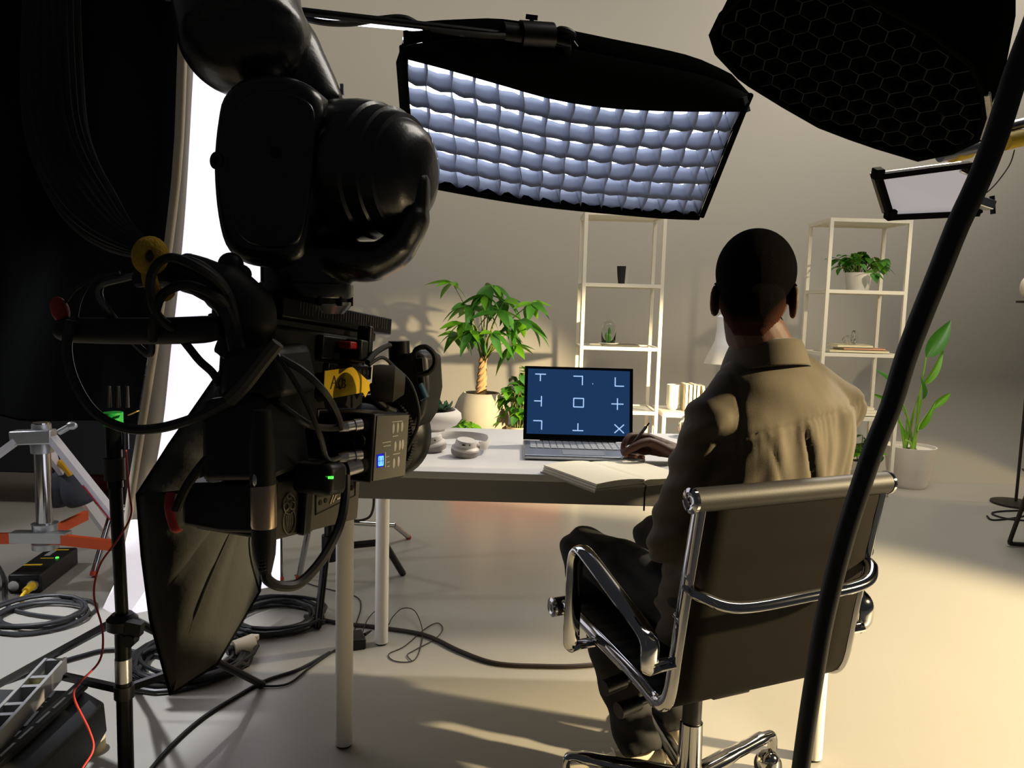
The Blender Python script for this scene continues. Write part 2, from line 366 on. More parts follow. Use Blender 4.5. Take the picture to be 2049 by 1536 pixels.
# money tree
mp = P(963, 800, 5.03); MX, MY = mp.x, mp.y
mt = thing('money_tree', 'braided-trunk money tree in a round grey pot behind the desk', 'potted plant', (MX, MY, 0.25))
MB().lathe([(0.10, 0.25), (0.15, 0.28), (0.178, 0.345), (0.184, 0.41), (0.176, 0.48), (0.150, 0.545), (0.122, 0.580), (0.115, 0.582), (0.110, 0.57), (0.112, 0.55)], (MX, MY, 0), n=36).build('pot', M_pot_grey, mt, smooth=50)
MB().lathe([(0.111, 0.556), (0.06, 0.564), (0.0, 0.566)], (MX, MY, 0), n=24, cap=False).build('soil', M_soil, mt)
for k in range(3):
    pts = []
    for i in range(40):
        t = i / 39; a = 2 * PI * (k / 3 + t * 2.1); r = 0.021 * (1 - .35 * t)
        pts.append(V(MX - 0.005 + 0.012 * t + r * math.cos(a), MY + r * math.sin(a), 0.55 + 0.27 * t))
    MB().tube(pts, [0.021 * (1 - 0.35 * i / 39) for i in range(40)], 8).build('trunk_strand', M_bark, mt)
lm = [leaf_mesh('money_leaf', 0.17, 0.062, M_leaf, .30), leaf_mesh('money_leaf_light', 0.15, 0.060, M_leaf2, .18), leaf_mesh('money_leaf_droop', 0.18, 0.064, M_leaf, .5)]
top = V(MX + .008, MY, 0.80)
tips = [(905, 565, 0), (985, 570, 0), (1065, 605, .05), (1040, 640, -.1), (925, 645, -.05), (960, 612, .1), (1000, 620, -.12), (1030, 690, -.05), (915, 665, .1), (985, 665, -.15), (1010, 600, .1), (945, 660, -.12), (1015, 660, .12), (970, 590, -.05), (1055, 650, .1), (935, 610, 0)]
for i, (px, py, dy) in enumerate(tips):
    e = P(px, py, MY + dy); mid = (top + e) / 2 + V(0, 0, .05)
    MB().tube(smooth_pts([top + V(random.uniform(-.012, .012), random.uniform(-.012, .012), random.uniform(-.02, .03)), mid, e], 5), [0.005] * 5 + [0.003] * 6, 6).build('branch', M_stem, mt)
    out = V(e.x - top.x, e.y - top.y, 0.02); out = out.normalized() if out.length > .01 else V(1, 0, 0)
    nleaf = random.choice((5, 6, 6, 7))
    for j in range(nleaf):
        a = (j / nleaf - .5) * 2 * PI * .82; dr = rotz(a) @ out; dr = V(dr.x, dr.y, random.uniform(-.75, .10))
        put_leaf(random.choice(lm if i > 0 else lm[1:2]), mt, e, dr, s=random.uniform(.92, 1.22), roll=random.uniform(-.5, .5))
# leafy bush in a small beige pot
def bushy(name, label, c, potr, poth, spread, hgt, n, leafs, potmat, leaf_s, hang=0.0, seed=1, tall=0.0, group=None):
    random.seed(seed); t = thing(name, label, 'potted plant', c, group); x, y, z = c
    MB().lathe([(potr * .72, 0), (potr * .8, .004), (potr, poth), (potr * .93, poth), (potr * .9, poth * .9)], c, n=28).build('pot', potmat, t, smooth=50)
    MB().lathe([(potr * .9, poth * .9), (0.0, poth * .93)], c, n=20, cap=False).build('soil', M_soil, t)
    b = V(x, y, z + poth * .9)
    for i in range(n):
        a = random.uniform(0, 2 * PI); q = random.random() ** .6
        e = b + V(math.cos(a) * spread * q, math.sin(a) * spread * q * .8, hgt * (1.05 - .6 * q * q) * random.uniform(.55, 1) - hang * q * random.random() + tall)
        mid = (b + e) / 2 + V(0, 0, hgt * .25)
        MB().tube(smooth_pts([b + V(math.cos(a) * potr * .4, math.sin(a) * potr * .4, 0), mid, e], 4), 0.0022, 5).build('stem', M_stem, t)
        for j in range(3):
            aa = a + random.uniform(-1.6, 1.6); p = e if j == 0 else mid.lerp(e, random.uniform(.3, .9))
            put_leaf(random.choice(leafs), t, p, (math.cos(aa), math.sin(aa), random.uniform(-.9, .3)), s=leaf_s * random.uniform(.75, 1.15), roll=random.uniform(-.4, .4))
    return t
bl = [leaf_mesh('broad_leaf', 0.085, 0.062, M_leaf2, .25), leaf_mesh('broad_leaf_dark', 0.085, 0.062, M_leaf, .3)]
bp = P(1036, 850, 4.93); bushy('bushy_plant', 'bright green bushy plant in a beige pot partly behind the laptop screen', (bp.x, 4.93, .25), 0.075, 0.13, 0.135, 0.40, 46, bl, mat('beige_pot', 'd8c9a4', .7), 1.0, hang=.12, seed=7)
lp_ = P(946, 850, 4.88)
bushy('lime_plant', 'small lime green plant low in front of the grey pot', (lp_.x, 4.86, .25), 0.04, 0.06, 0.10, 0.155, 22, bl[:1], mat('beige_pot'), .8, seed=5)
# succulent bowl on the desk
bc = G(852, 866, DZ); sb = thing('succulent_bowl', 'shallow white bowl of succulents on the desk corner by the camera', 'potted plant', (bc.x, bc.y, DZ))
MB().lathe([(0.062, 0), (0.060, 0.010), (0.066, 0.016), (0.100, 0.030), (0.115, 0.050), (0.113, 0.066), (0.098, 0.078), (0.094, 0.078), (0.092, 0.070)], bc, n=36).build('bowl', mat('matte_white_ceramic', 'e3dcd4', .6, var=.02), sb, smooth=50)
MB().lathe([(0.094, 0.072), (0.05, 0.080), (0, 0.082)], bc, n=24, cap=False).build('soil', M_soil, sb)
ml = [leaf_mesh('succulent_leaf', 0.032, 0.014, mat('blue_green_succulent', '5f8a66', .5), -.25, fold=.5, n=4), leaf_mesh('succulent_leaf_red', 0.028, 0.012, mat('red_succulent', '7a4038', .5), -.2, fold=.5, n=4), leaf_mesh('succulent_leaf_green', 0.036, 0.016, M_leaf, -.2, fold=.4, n=4)]
random.seed(2)
for q in range(9):
    a = random.uniform(0, 2 * PI); r = random.uniform(.02, .075); c = bc + V(r * math.cos(a), r * math.sin(a), 0.078); mm = ml[q % 3]
    for j in range(10): put_leaf(mm, sb, c, (math.cos(j * 2.4), math.sin(j * 2.4), .35 + j * .1), s=random.uniform(.8, 1.3) * (1.5 if q == 2 else 1))

# ================================================================== the two open shelves and the low console
M_cream = mat('cream_white_metal', 'ece6d6', 0.5, var=0.02)
M_sglass = mat('pale_glass_board', 'cfd0c6', 0.12, var=0.02, alpha=1.0)
SB = (0.09, 0.50, 0.905, 1.30, 1.74)
def shelf(label, x0, y0, w=0.51, dp=0.36, H=1.75, boards=SB):
    t = thing('open_shelf', label, 'shelf', (x0 + w / 2, y0 + dp / 2, 0), 'white metal shelves')
    k = 0.011
    for x in (x0 + k, x0 + w - k):
        for y in (y0 + k, y0 + dp - k): MB().box((x, y, H / 2), (0.022, 0.022, H)).build('post', M_cream, t, bevel=.001)
    for z in boards:
        for y in (y0 + k, y0 + dp - k): MB().box((x0 + w / 2, y, z), (w - .044, 0.020, 0.022)).build('rail', M_cream, t)
        for x in (x0 + k, x0 + w - k): MB().box((x, y0 + dp / 2, z), (0.020, dp - .044, 0.022)).build('rail', M_cream, t)
        MB().box((x0 + w / 2, y0 + dp / 2, z + .004), (w - .044, dp - .044, 0.006)).build('shelf_board', M_cream if z > 1.7 else M_sglass, t)
    return t
SX1, SX2, SY = P(1172, 437, 4.84).x, P(1664, 447, 4.84).x, 4.84
SX1 -= .006; SX2 -= .006
shelf('open white metal shelf behind the laptop holding the glass dome', SX1, SY)
shelf('open white metal shelf right of the man holding the trailing plant', SX2, SY)
CX0, CX1, CZ = SX1 + 0.54, SX2 - 0.03, 0.50
cs = thing('low_console', 'low white metal console between the two shelves holding cup and books', 'console', ((CX0 + CX1) / 2, SY + .18, 0))
for x in (CX0 + .011, CX1 - .011):
    for y in (SY + .011, SY + .349): MB().box((x, y, CZ / 2), (.022, .022, CZ)).build('post', M_cream, cs)
for z in (CZ - .011, .09):
    for y in (SY + .011, SY + .349): MB().box(((CX0 + CX1) / 2, y, z), (CX1 - CX0 - .044, .02, .022)).build('rail', M_cream, cs)
    for x in (CX0 + .011, CX1 - .011): MB().box((x, SY + .18, z), (.02, .316, .022)).build('rail', M_cream, cs)
MB().box(((CX0 + CX1) / 2, SY + .18, CZ + .004), (CX1 - CX0, .36, .008)).build('top_board', M_cream, cs)
CT = CZ + .008
def zt(k): return SB[k] + .007 + .0041
# dark faceted vase, light on its right facets painted as a grey half
vx = P(1246, 560, SY + .16); vz = SB[3] + .011
fv = thing('faceted_vase', 'dark faceted vase with its lit half painted grey on the upper shelf', 'vase', (vx.x, SY + .16, vz))
c = V(vx.x, SY + .16, vz)
r8 = [V(math.cos(PI / 4 * k + .3), math.sin(PI / 4 * k + .3), 0) for k in range(8)]
mb = MB(); mb2 = MB()
for k in range(8):
    a, b = r8[k], r8[(k + 1) % 8]; m_ = mb if a.x + b.x < 0 else mb2
    b0, b1, t0, t1 = c + a * .030, c + b * .030, c + a * .043 + V(0, 0, .115), c + b * .043 + V(0, 0, .115)
    if k % 2: m_.add([b0, b1, t0, t1, (b0 + b1) / 2 * 1.0 + (a + b) * .004 + V(0, 0, .05)], [(0, 1, 4), (1, 3, 4), (3, 2, 4), (2, 0, 4)])
    else: m_.add([b0, b1, t1, t0], [(0, 1, 2, 3)])
mb.build('shaded_half', mat('shaded_ceramic', '1d1d1c', .5), fv, smooth=0); mb2.build('lit_half', mat('lit_ceramic', 'b8b3a8', .5), fv, smooth=0)
# glass dome with a cactus, on a book and plate
z2 = SB[2] + .011
def book(label, lo, hi, m, group=None, rot=0.0, parent=None):
    lo, hi = V(lo), V(hi); cc = (lo + hi) / 2; s = hi - lo; dims = sorted(range(3), key=lambda i: s[i]); t = dims[0]
    o = thing('book', label, 'book', (cc.x, cc.y, lo.z), group); R = Matrix.Rotation(rot, 3, 'Y')
    def bx(size, off): return MB().box(cc + R @ V(off), size, R)
    ss = list(s); ss[t] *= .72; a = dims[1]; ss[a] *= .94; bx(ss, (0, 0, 0)).build('page_block', M_page, o)
    for q in (-1, 1):
        ss = list(s); ss[t] *= .12; off = [0, 0, 0]; off[t] = q * s[t] * .44; bx(ss, off).build('cover', m, o)
    ss = list(s); ss[a] *= .03; off = [0, 0, 0]; off[a] = -s[a] * .485; bx(ss, off).build('spine', m, o)
    return o
dx = P(1217, 690, SY + .15).x; M_bookg = mat('grey_book_cloth', '55524c', .8); M_bookc = mat('cream_book_cloth', 'e8dcb8', .8); M_bookp = mat('pink_book_cloth', 'd8a080', .8)
book('thin grey book lying under the glass dome plate', (dx - .04, SY + .06, z2), (dx + .19, SY + .26, z2 + .010), M_bookg)
dm = thing('glass_dome', 'clear glass dome over a small green cactus on a white plate', 'glass dome', (dx, SY + .15, z2 + .010))
MB().lathe([(.05, .0), (.062, .003), (.068, .007), (.0, .008)], (dx, SY + .15, z2 + .010), n=28, cap=False).build('plate', M_white, dm)
q = z2 + .018
MB().lathe([(.046, 0), (.047, .08), (.043, .115), (.030, .135), (.012, .145), (0, .147)], (dx, SY + .15, q), n=28, cap=False).build('dome', M_glass, dm, solid=.0015)
for k, (ox, hh) in enumerate(((-.016, .07), (.004, .10), (.018, .05))): MB().lathe([(.008, 0), (.010, hh * .3), (.009, hh * .8), (.002, hh)], (dx + ox, SY + .15, q), n=10).build('cactus_stem', M_leaf, dm)
# cup, books and the lamp on the console
cx = P(1346, 810, SY + .16).x
cup_ = thing('white_cup', 'tall white ceramic cup on the low console beside the books', 'cup', (cx, SY + .16, CT))
MB().lathe([(.020, 0), (.034, .008), (.043, .04), (.043, .165), (.040, .165), (.040, .05), (.02, .02)], (cx, SY + .16, CT), n=32).build('wall', M_white, cup_, smooth=50)
bx0 = P(1364, 815, SY + .16).x
for i, (w_, h_) in enumerate(((.022, .175), (.026, .172), (.020, .176), (.024, .170))):
    book(('first', 'second', 'third', 'fourth')[i] + ' upright cream book from the white cup on the console', (bx0, SY + .08, CT), (bx0 + w_, SY + .22, CT + h_), M_bookc, 'upright books on the console'); bx0 += w_ + .002
book('leaning cream book at the right end of the console row', (bx0 + .016, SY + .08, CT + .003), (bx0 + .038, SY + .22, CT + .168), M_bookc, 'upright books on the console', rot=-.14)
lx = P(1441, 800, SY + .15).x; ly = SY + .15
lm_ = thing('table_lamp', 'white cone-shaded table lamp on the console half hidden by the man', 'lamp', (lx, ly, CT))
zb, zt_ = P(1441, 727, ly).z, P(1441, 640, ly).z
MB().lathe([(.075, 0), (.075, .010), (.012, .016)], (lx, ly, CT), n=32).build('base', M_white, lm_)
MB().cyl((lx, ly, CT + .012), (lx, ly, zt_ + .02), .006, n=12).build('pole', M_white, lm_)
MB().lathe([(.118, zb), (.055, zb + .145), (.047, zb + .20), (.047, zb + .30), (.030, zb + .315), (.0, zb + .316)], (lx, ly, 0), n=36, cap=False).build('shade', mat('white_lamp_shade', 'dfe1ea', .45, var=.02), lm_, solid=.002)
gs = G(1366, 866, DZ); gv = thing('glass_globe', 'clear glass globe vase on the far desk edge beside the man', 'glass vase', (gs.x, 2.53, DZ))
MB().lathe([(.018, 0), (.032, .008), (.040, .03), (.038, .05), (.025, .066), (.014, .072)], (gs.x + .01, 2.53, DZ), n=24, cap=False).build('bowl', M_glass, gv, solid=.0015)
# right shelf contents
tx = P(1716, 575, SY + .17).x
hl = [leaf_mesh('heart_leaf', 0.075, 0.060, M_leaf, .35), leaf_mesh('heart_leaf_light', 0.070, 0.056, M_leaf2, .3)]
bushy('trailing_plant', 'trailing heart-leaf plant in a white pot on the right shelf top level', (tx, SY + .17, SB[3] + .011), .083, .115, .185, .10, 34, [hl[0], hl[0], hl[1]], mat('matte_white_ceramic'), .95, hang=.09, seed=11, tall=.05)
for i, (a, b, m_, s_) in enumerate(((1650, 1768, M_bookc, 'bottom cream book of the flat stack on the right shelf'), (1678, 1760, M_bookp, 'thin pink book in the middle of the flat stack'), (1665, 1735, M_bookc, 'top cream book of the flat stack under the glass knot'))):
    xa, xb = P(a, 700, SY + .15).x, P(b, 700, SY + .15).x; z_ = z2 + (0, .018, .032)[i]
    book(s_, (max(xa, SX2 + .03), SY + .07, z_), (xb, SY + .24, z_ + (.0175, .0135, .020)[i]), m_, 'flat books on the right shelf')
kx = P(1702, 680, SY + .15).x; kz = z2 + .0525
gk = thing('glass_knot', 'looped clear glass ornament on the flat book stack', 'ornament', (kx, SY + .15, kz))
MB().tube([V(kx - .015 + .030 * math.cos(a), SY + .15 + .012 * math.sin(a), kz + .024 + .022 * math.sin(a)) for a in [2 * PI * i / 24 for i in range(24)]], .009, 10, closed=True).build('ring', M_glass, gk)
MB().tube([V(kx + .022 + .022 * math.cos(a), SY + .15 + .02 * math.cos(a), kz + .044 + .040 * math.sin(a)) for a in [2 * PI * i / 24 for i in range(24)]], .009, 10, closed=True).build('ring', M_glass, gk)
x_ = P(1745, 830, SY + .15).x
for i in range(3): book(('lower', 'middle', 'upper')[i] + ' white book lying on the third level of the right shelf', (x_ - .10, SY + .08, SB[1] + .011 + i * .018), (x_ + .02 - .02 * i, SY + .22, SB[1] + .0285 + i * .018), M_bookc, 'white books low on the right shelf')
bushy('fern', 'small green plant in a white pot on the bottom level of the right shelf', (x_ - .04, SY + .17, SB[0] + .011), .06, .10, .12, .20, 14, hl, mat('matte_white_ceramic'), .9, seed=3)
# bird of paradise
pc = G(1822, 975); bpn = thing('bird_of_paradise', 'tall paddle-leaf plant in a white ribbed pot right of the shelf', 'potted plant', (pc.x, pc.y + .05, 0)); px_, py_ = pc.x, pc.y + .05
prf = [(.115, 0), (.118, .006)] + [(.120 + .045 * i / 16 + (.0014 if i % 2 else -.0014) * (i < 8), .01 + .27 * i / 16) for i in range(17)] + [(.158, .28), (.154, .26)]
MB().lathe(prf, (px_, py_, 0), n=40).build('pot', mat('matte_white_ceramic'), bpn, smooth=50)
MB().lathe([(.154, .255), (0, .262)], (px_, py_, 0), n=24, cap=False).build('soil', M_soil, bpn)
pad = [leaf_mesh('paddle_leaf', 0.36, 0.13, M_leaf, .35, fold=.55, n=10, tip=2), leaf_mesh('paddle_leaf_narrow', 0.30, 0.06, M_leaf2, .4, fold=1.0, n=10, tip=2)]
for i, (bx_, by_, tx_, ty_, dy, k) in enumerate(((1853, 715, 1922, 650, 0, 0), (1845, 770, 1920, 715, -.05, 1), (1862, 820, 1920, 798, .05, 1), (1800, 790, 1760, 745, -.02, 0), (1790, 815, 1735, 800, .08, 1), (1845, 800, 1860, 770, -.1, 0), (1838, 860, 1888, 822, -.08, 1), (1815, 840, 1800, 810, 0.05, 1), (1810, 880, 1800, 850, -.05, 1))):
    b = P(bx_, by_, py_ + dy); t = P(tx_, ty_, py_ + dy * 2); base = V(px_ + .03 * math.cos(i * 2.2), py_ + .03 * math.sin(i * 2.2), .25)
    MB().tube(smooth_pts([base, base.lerp(b, .5) + V((px_ - b.x) * .1, 0, .02), b], 6), [.011] * 3 + [.009] * 4 + [.006] * 6, 8).build('leaf_stalk', mat('pale_green_stalk', '7fae3c', .5), bpn)
    dv = t - b; put_leaf(pad[k], bpn, b, dv + V(0, 0, .10), up=(0.2, -1, .5), s=dv.length / (.34 if k == 0 else .29), roll=.3 if i % 2 else -.2)
# dark lounge chair and globe lamp cut by the right frame edge
f0 = G(2014, 1093); ch = thing('lounge_chair', 'dark sled-legged lounge chair cut off at the right frame edge', 'chair', (f0.x + .25, f0.y - .2, 0))
M_dk = mat('dark_bronze_metal', '2e2a24', .5, .4)
sz = P(2030, 950, f0.y).z
for dy in (0, -.46):
    a = f0 + V(0, dy, .012)
    MB().tube(smooth_pts([a + V(.10, 0, sz - .03), a + V(.02, 0, .04), a + V(.02, 0, .012), a + V(.06, 0, .002), a + V(.45, 0, .002), a + V(.50, 0, .03), a + V(.44, 0, sz - .03)], 6), .011, 10).build('sled_leg', M_dk, ch)
MB().grid([[f0 + V(.0 + .14 * i, y, sz + .04 - .035 * math.sin(PI * i / 4) + .02 * (i == 4)) for i in range(5)] for y in (-.5, -.2, .03)]).build('seat', mat('dark_grey_felt', '4a453c', .9), ch, solid=.035, sub=2)
MB().grid([[f0 + V(.54 + .05 * i, y, sz + .05 + .11 * i) for i in range(4)] for y in (-.48, -.2, .02)]).build('backrest', mat('dark_grey_felt'), ch, solid=.03, sub=2)
gl = P(2074, 574, 4.75); gp = V(gl.x, 4.75, 0)
fl_ = thing('globe_lamp', 'white globe floor lamp barely visible at the right frame edge', 'lamp', gp)
MB().lathe([(.14, 0), (.14, .012), (.012, .02)], gp, n=32).build('base', M_dk, fl_); MB().cyl(gp + V(0, 0, .012), gp + V(0, 0, gl.z - .075), .009, n=12).build('pole', M_dk, fl_)
MB().ell((gl.x, 4.75, gl.z), (.088, .088, .088), nu=28, nv=18).build('globe', mat('opal_glass', 'eee6d8', .3, var=0), fl_)
MB().lathe([(.10, 0), (.10, .012)], (gl.x, 4.75, gl.z - .098), n=28).build('collar', M_dk, fl_)
cable('floor_cable', 'thin dark cable looping on the floor by the lounge chair', [G(1975, 1032, .006), G(1990, 1040, .006), G(2049, 1032, .006), G(2060, 1022, .006), G(2010, 1022, .006), G(1985, 1027, .006), G(2020, 1038, .006), G(2100, 1044, .006)], .005, M_rub)
# ================================================================== office chair
CC = V(0.436, 1.69, 0); TH = math.radians(24)
CR, CD = V(math.cos(TH), math.sin(TH), 0), V(-math.sin(TH), math.cos(TH), 0)
def L(x, y, z): return CC + CR * x + CD * y + V(0, 0, z)
oc = thing('office_chair', 'swivel office chair with ribbed black leather sling and chrome arms', 'chair', CC)
M_leather = mat('black_leather', '1d1a17', 0.55, var=0.1, bump=0.05, bscale=400, spec=.35)
HW = 0.222
pf = smooth_pts([V(0, .245, .425), V(0, .20, .438), V(0, .08, .428), V(0, -.10, .405), V(0, -.165, .392), V(0, -.197, .405), V(0, -.213, .44), V(0, -.225, .52), V(0, -.243, .64), V(0, -.272, .815)], 6)
def profpt(t):
    f = t * (len(pf) - 1); i = min(int(f), len(pf) - 2); return pf[i].lerp(pf[i + 1], f - i)
dn = [0.0]
for i in range(len(pf) - 1): dn.append(dn[-1] + (pf[i + 1] - pf[i]).length)
LEN = dn[-1]
def prof_s(s):
    for i in range(len(pf) - 1):
        if dn[i + 1] >= s - 1e-9:
            f = (s - dn[i]) / (dn[i + 1] - dn[i]); t = (pf[i + 1] - pf[i]).normalized(); return pf[i].lerp(pf[i + 1], f), V(0, t.z, -t.y)
    return pf[-1], V(0, 1, 0)
for sd in (-1, 1):
    MB().tube([L(sd * HW, p.y, p.z) for p in pf], 0.0135, 12, flat=(1.25, .80), up=CR).build('side_rail', M_chrome, oc)
rows = []; rib = 0.036
N = 132
for i in range(N + 1):
    s = LEN * i / N; p, nm = prof_s(s); bulge = 0.0045 * abs(math.sin(PI * s / rib)) ** .55
    rows.append([(p + nm * (bulge - .002)) + V((HW - .008) * k / 4, 0, 0) for k in range(-4, 5)])
rows2 = [[L(q.x, q.y, q.z) for q in r] for r in rows]
MB().grid(rows2).build('sling', M_leather, oc, solid=.004, smooth=60)
bk = []
for i in range(N + 1):
    p, nm = prof_s(LEN * i / N); bk.append([L(q.x, q.y, q.z) for q in [p - nm * (.010 + -.0003 * math.sin(2 * PI * LEN * i / N / .072)) + V((HW - .008) * k / 4, 0, 0) for k in range(-4, 5)]])
MB().grid(bk).build('sling_back', mat('brown_black_leather', '15120e', .7, var=.1, spec=.08), oc, solid=.004, smooth=80)
for (yy, zz, nm) in ((-.272, .822, 'top_roll'), (.247, .428, 'front_roll')):
    rl = MB().cyl(L(-HW - .018, yy, zz), L(HW + .018, yy, zz), .0225, n=24).build(nm, M_leather, oc)
    for sd in (-1, 1):
        MB().lathe([(.0235, 0), (.0235, .006), (.016, .009), (.012, .007), (.007, .007), (.006, .004), (0, .004)], L(sd * (HW + .017), yy, zz), CR * sd, 20, cap=False).build('roll_cap', M_chrome, rl)
bz = .655; by = -.246
MB().tube(smooth_pts([L(-HW, by, bz), L(-HW + .01, by - .03, bz - .012), L(-HW + .07, by - .062, bz - .028), L(0, by - .068, bz - .026), L(HW - .07, by - .062, bz - .022), L(HW - .01, by - .03, bz - .006), L(HW, by, bz)], 7), .0135, 12, flat=(1, .8)).build('back_brace', M_chrome, oc)
for sd in (-1, 1):
    for q in (0, -.09): MB().cyl(L(sd * (HW - .002), by + .01 - q * .22, bz + q + .02), L(sd * (HW + .006), by - .016 - q * .22, bz + q + .02), .008, n=12).build('bolt', M_chrome, oc)
    x = sd * (HW + .055)
    arm = [L(sd * (HW + .004), .085, .405), L(x - sd * .008, .085, .408), L(x, .085, .43), L(x, .082, .53), L(x, .080, .60), L(x, .066, .632), L(x, .035, .634), L(x, -.10, .588), L(x, -.185, .560), L(x, -.215, .540), L(x, -.218, .505), L(x - sd * .01, -.215, .492), L(sd * (HW + .004), -.216, .492)]
    MB().tube(smooth_pts(arm, 5), .0205, 14, flat=(.36, 1.0), up=CR).build('armrest', M_chrome, oc)
    MB().cyl(L(sd * (HW - .005), -.216, .497), L(x, -.216, .497), .0085, n=12).build('arm_pin', M_chrome, oc)
mech = MB(); mech.box(L(0, -.02, .362), (.10, .22, .045), rotz(TH)).bar(L(-.2, .02, .385), L(.2, .02, .385), .05, .012).build('tilt_mechanism', M_black_metal, oc, bevel=.004)
for yy, zz, ll in ((.03, .355, .19), (.00, .315, .17)):
    MB().tube([L(0, yy, zz), L(-ll, yy - .03, zz - .006), L(-ll + .0, yy - .03, zz - .006), L(-ll - .055, yy - .038, zz - .010)], [.009, .009, .0165, .0175], 14).build('lever', M_black, oc)
MB().tube([L(.04, -.07, .345), L(.21, -.09, .345), L(.21, -.09, .345), L(.245, -.094, .346), L(.245, -.094, .346), L(.295, -.10, .347)], [.0055, .0055, .016, .014, .020, .019], 14).build('height_knob', mat('pale_grey_plastic'), oc)
MB().lathe([(.022, .20), (.022, .345)], CC, n=20).build('gas_column', M_black, oc)
MB().lathe([(.040, .050), (.036, .080), (.028, .115), (.026, .215), (.024, .217)], CC, n=24).build('column_sleeve', M_chrome, oc)
bm_leg = MB()
for k in range(5):
    a = math.radians(31 + 72 * k); dr = V(math.cos(a), math.sin(a), 0); e = CC + dr * .285
    MB().tube(smooth_pts([CC + dr * .02 + V(0, 0, .082), CC + dr * .15 + V(0, 0, .096), CC + dr * .262 + V(0, 0, .108), CC + dr * .283 + V(0, 0, .098), CC + dr * .285 + V(0, 0, .068)], 5), [.022] * 5 + [.018] * 5 + [.013] * 11, 12, flat=(1, .8)).build('base_leg', M_chrome, oc)
    cw = e - dr * .012; sx_ = V(-dr.y, dr.x, 0)
    w_ = MB()
    for q in (-1, 1): w_.lathe([(.012, 0), (.027, .003), (.028, .014), (.022, .020)], cw + sx_ * (q * .006) + V(0, 0, .0285), sx_ * q, 20)
    cst = w_.build('caster', M_black, oc)
    MB().ell(cw + V(0, 0, .036), (.030, .030, .032), nu=18, nv=10).build('caster_hood', M_chrome, cst)

# ================================================================== the man
def remesh(mb, name, m, parent, vox, smooth_it=4, fn=None, fac=.5):
    me = mb.mesh(name); o = bpy.data.objects.new(name, me); C.objects.link(o)
    r = o.modifiers.new('r', 'REMESH'); r.mode = 'VOXEL'; r.voxel_size = vox; r.use_smooth_shade = True
    s = o.modifiers.new('s', 'SMOOTH'); s.iterations = smooth_it; s.factor = fac
    dg = bpy.context.evaluated_depsgraph_get(); me2 = bpy.data.meshes.new_from_object(o.evaluated_get(dg)); bpy.data.objects.remove(o)
    n = len(me2.vertices); co = np.empty(n * 3); me2.vertices.foreach_get('co', co); co = co.reshape(-1, 3)
    nr = np.empty(n * 3); me2.vertices.foreach_get('normal', nr); nr = nr.reshape(-1, 3)
    if fn is not None: co = co + nr * fn(co, nr)[:, None]
    off = np.array(parent.location); me2.vertices.foreach_set('co', (co - off).reshape(-1)); me2.update(); me2.name = name
    me2.materials.clear(); me2.materials.append(m)
    me2.polygons.foreach_set('use_smooth', [True] * len(me2.polygons))
    ob = bpy.data.objects.new(name, me2); C.objects.link(ob); ob.parent = parent; return ob
def loft(mb, secs, n=28):                           # secs: centre, axis a vector, axis b vector
    rows = [[c + a * math.copysign(abs(math.cos(t)) ** .9, math.cos(t)) + b * math.copysign(abs(math.sin(t)) ** .9, math.sin(t)) for t in [2 * PI * k / n for k in range(n)]] for c, a, b in secs]
    o = len(mb.v); mb.grid(rows, closed=True); m = len(rows)
    mb.f += [tuple(o + k for k in range(n))[::-1], tuple(o + (m - 1) * n + k for k in range(n))]
man = thing('person', 'person in an olive shirt and dark trousers writing at the desk, seen from behind', 'person', (0.50, 1.66, 0))
M_skin = mat('brown_skin', '4e2d20', 0.62, var=0.10, scale=30, bump=0.05, bscale=300)
M_shirt = mat('olive_cotton', '4c4331', 0.85, var=0.08, scale=120, bump=0.12, bscale=700, sheen=.15)
M_trs = mat('dark_grey_wool', '232323', 0.85, var=0.12, scale=150, bump=0.08, bscale=600)
LS, RS = P(1424, 846, 1.59), P(1678, 812, 1.75); PEL = V(.500, 1.640, .50)
NK = P(1532, 705, 1.655); HD = P(1511, 572, 1.665)
rr, dd = (RS - LS), None; rr.z = 0; rr.normalize(); dd = V(-rr.y, rr.x, 0)
CH = (LS + RS) / 2; CH = V(CH.x, CH.y, .93)
LE, LW = P(1345, 1085, 1.63), V(.475, 1.80, .66)
RE, RW = V(.765, 1.985, .800), P(1364, 905, 2.09)
HIPL, HIPR = L(-.04, -.06, .515), L(.13, -.06, .510)
KNL, KNR = L(-.115, .325, .530), L(.115, .330, .540)
ANL, ANR = G(1283, 1478, .11), G(1352, 1432, .11)
def torso(mb, g):                                    # g: garment ease
    secs = [(PEL + V(0, 0, -.06), rr * (.165 + g), dd * (.115 + g)), (PEL + V(0, 0, .03), rr * (.170 + g), dd * (.125 + g)), (PEL.lerp(CH, .3), rr * (.176 + g), dd * (.122 + g)),
            (PEL.lerp(CH, .6) + rr * .006, rr * (.188 + g), dd * (.118 + g)), (PEL.lerp(CH, .88) + rr * .006, rr * (.196 + g), dd * (.115 + g)), (CH + V(0, 0, .02) + rr * .004, rr * (.186 + g), dd * (.102 + g)),
            (CH.lerp(NK, .45) + V(0, 0, .018), rr * (.135 + g), dd * (.083 + g)), (CH.lerp(NK, .75) + V(0, 0, .012), rr * (.085 + g), dd * (.070 + g)), (NK + V(0, 0, .0), rr * (.060 + g), dd * (.062 + g))]
    loft(mb, secs)
def arm(mb, sh, el, wr, r0, r1, r2, g):
    mb.tube(smooth_pts([sh, sh.lerp(el, .5), el], 6), [r0 + g + (r1 - r0) * i / 12 for i in range(13)], 14)
    mb.tube(smooth_pts([el, el.lerp(wr, .35), wr], 6), [r1 * 1.0 + g + (r2 - r1) * i / 12 for i in range(13)], 14)
    for p, r in ((sh, r0 + g), (el, r1 + g)): mb.ell(p, (r, r, r))
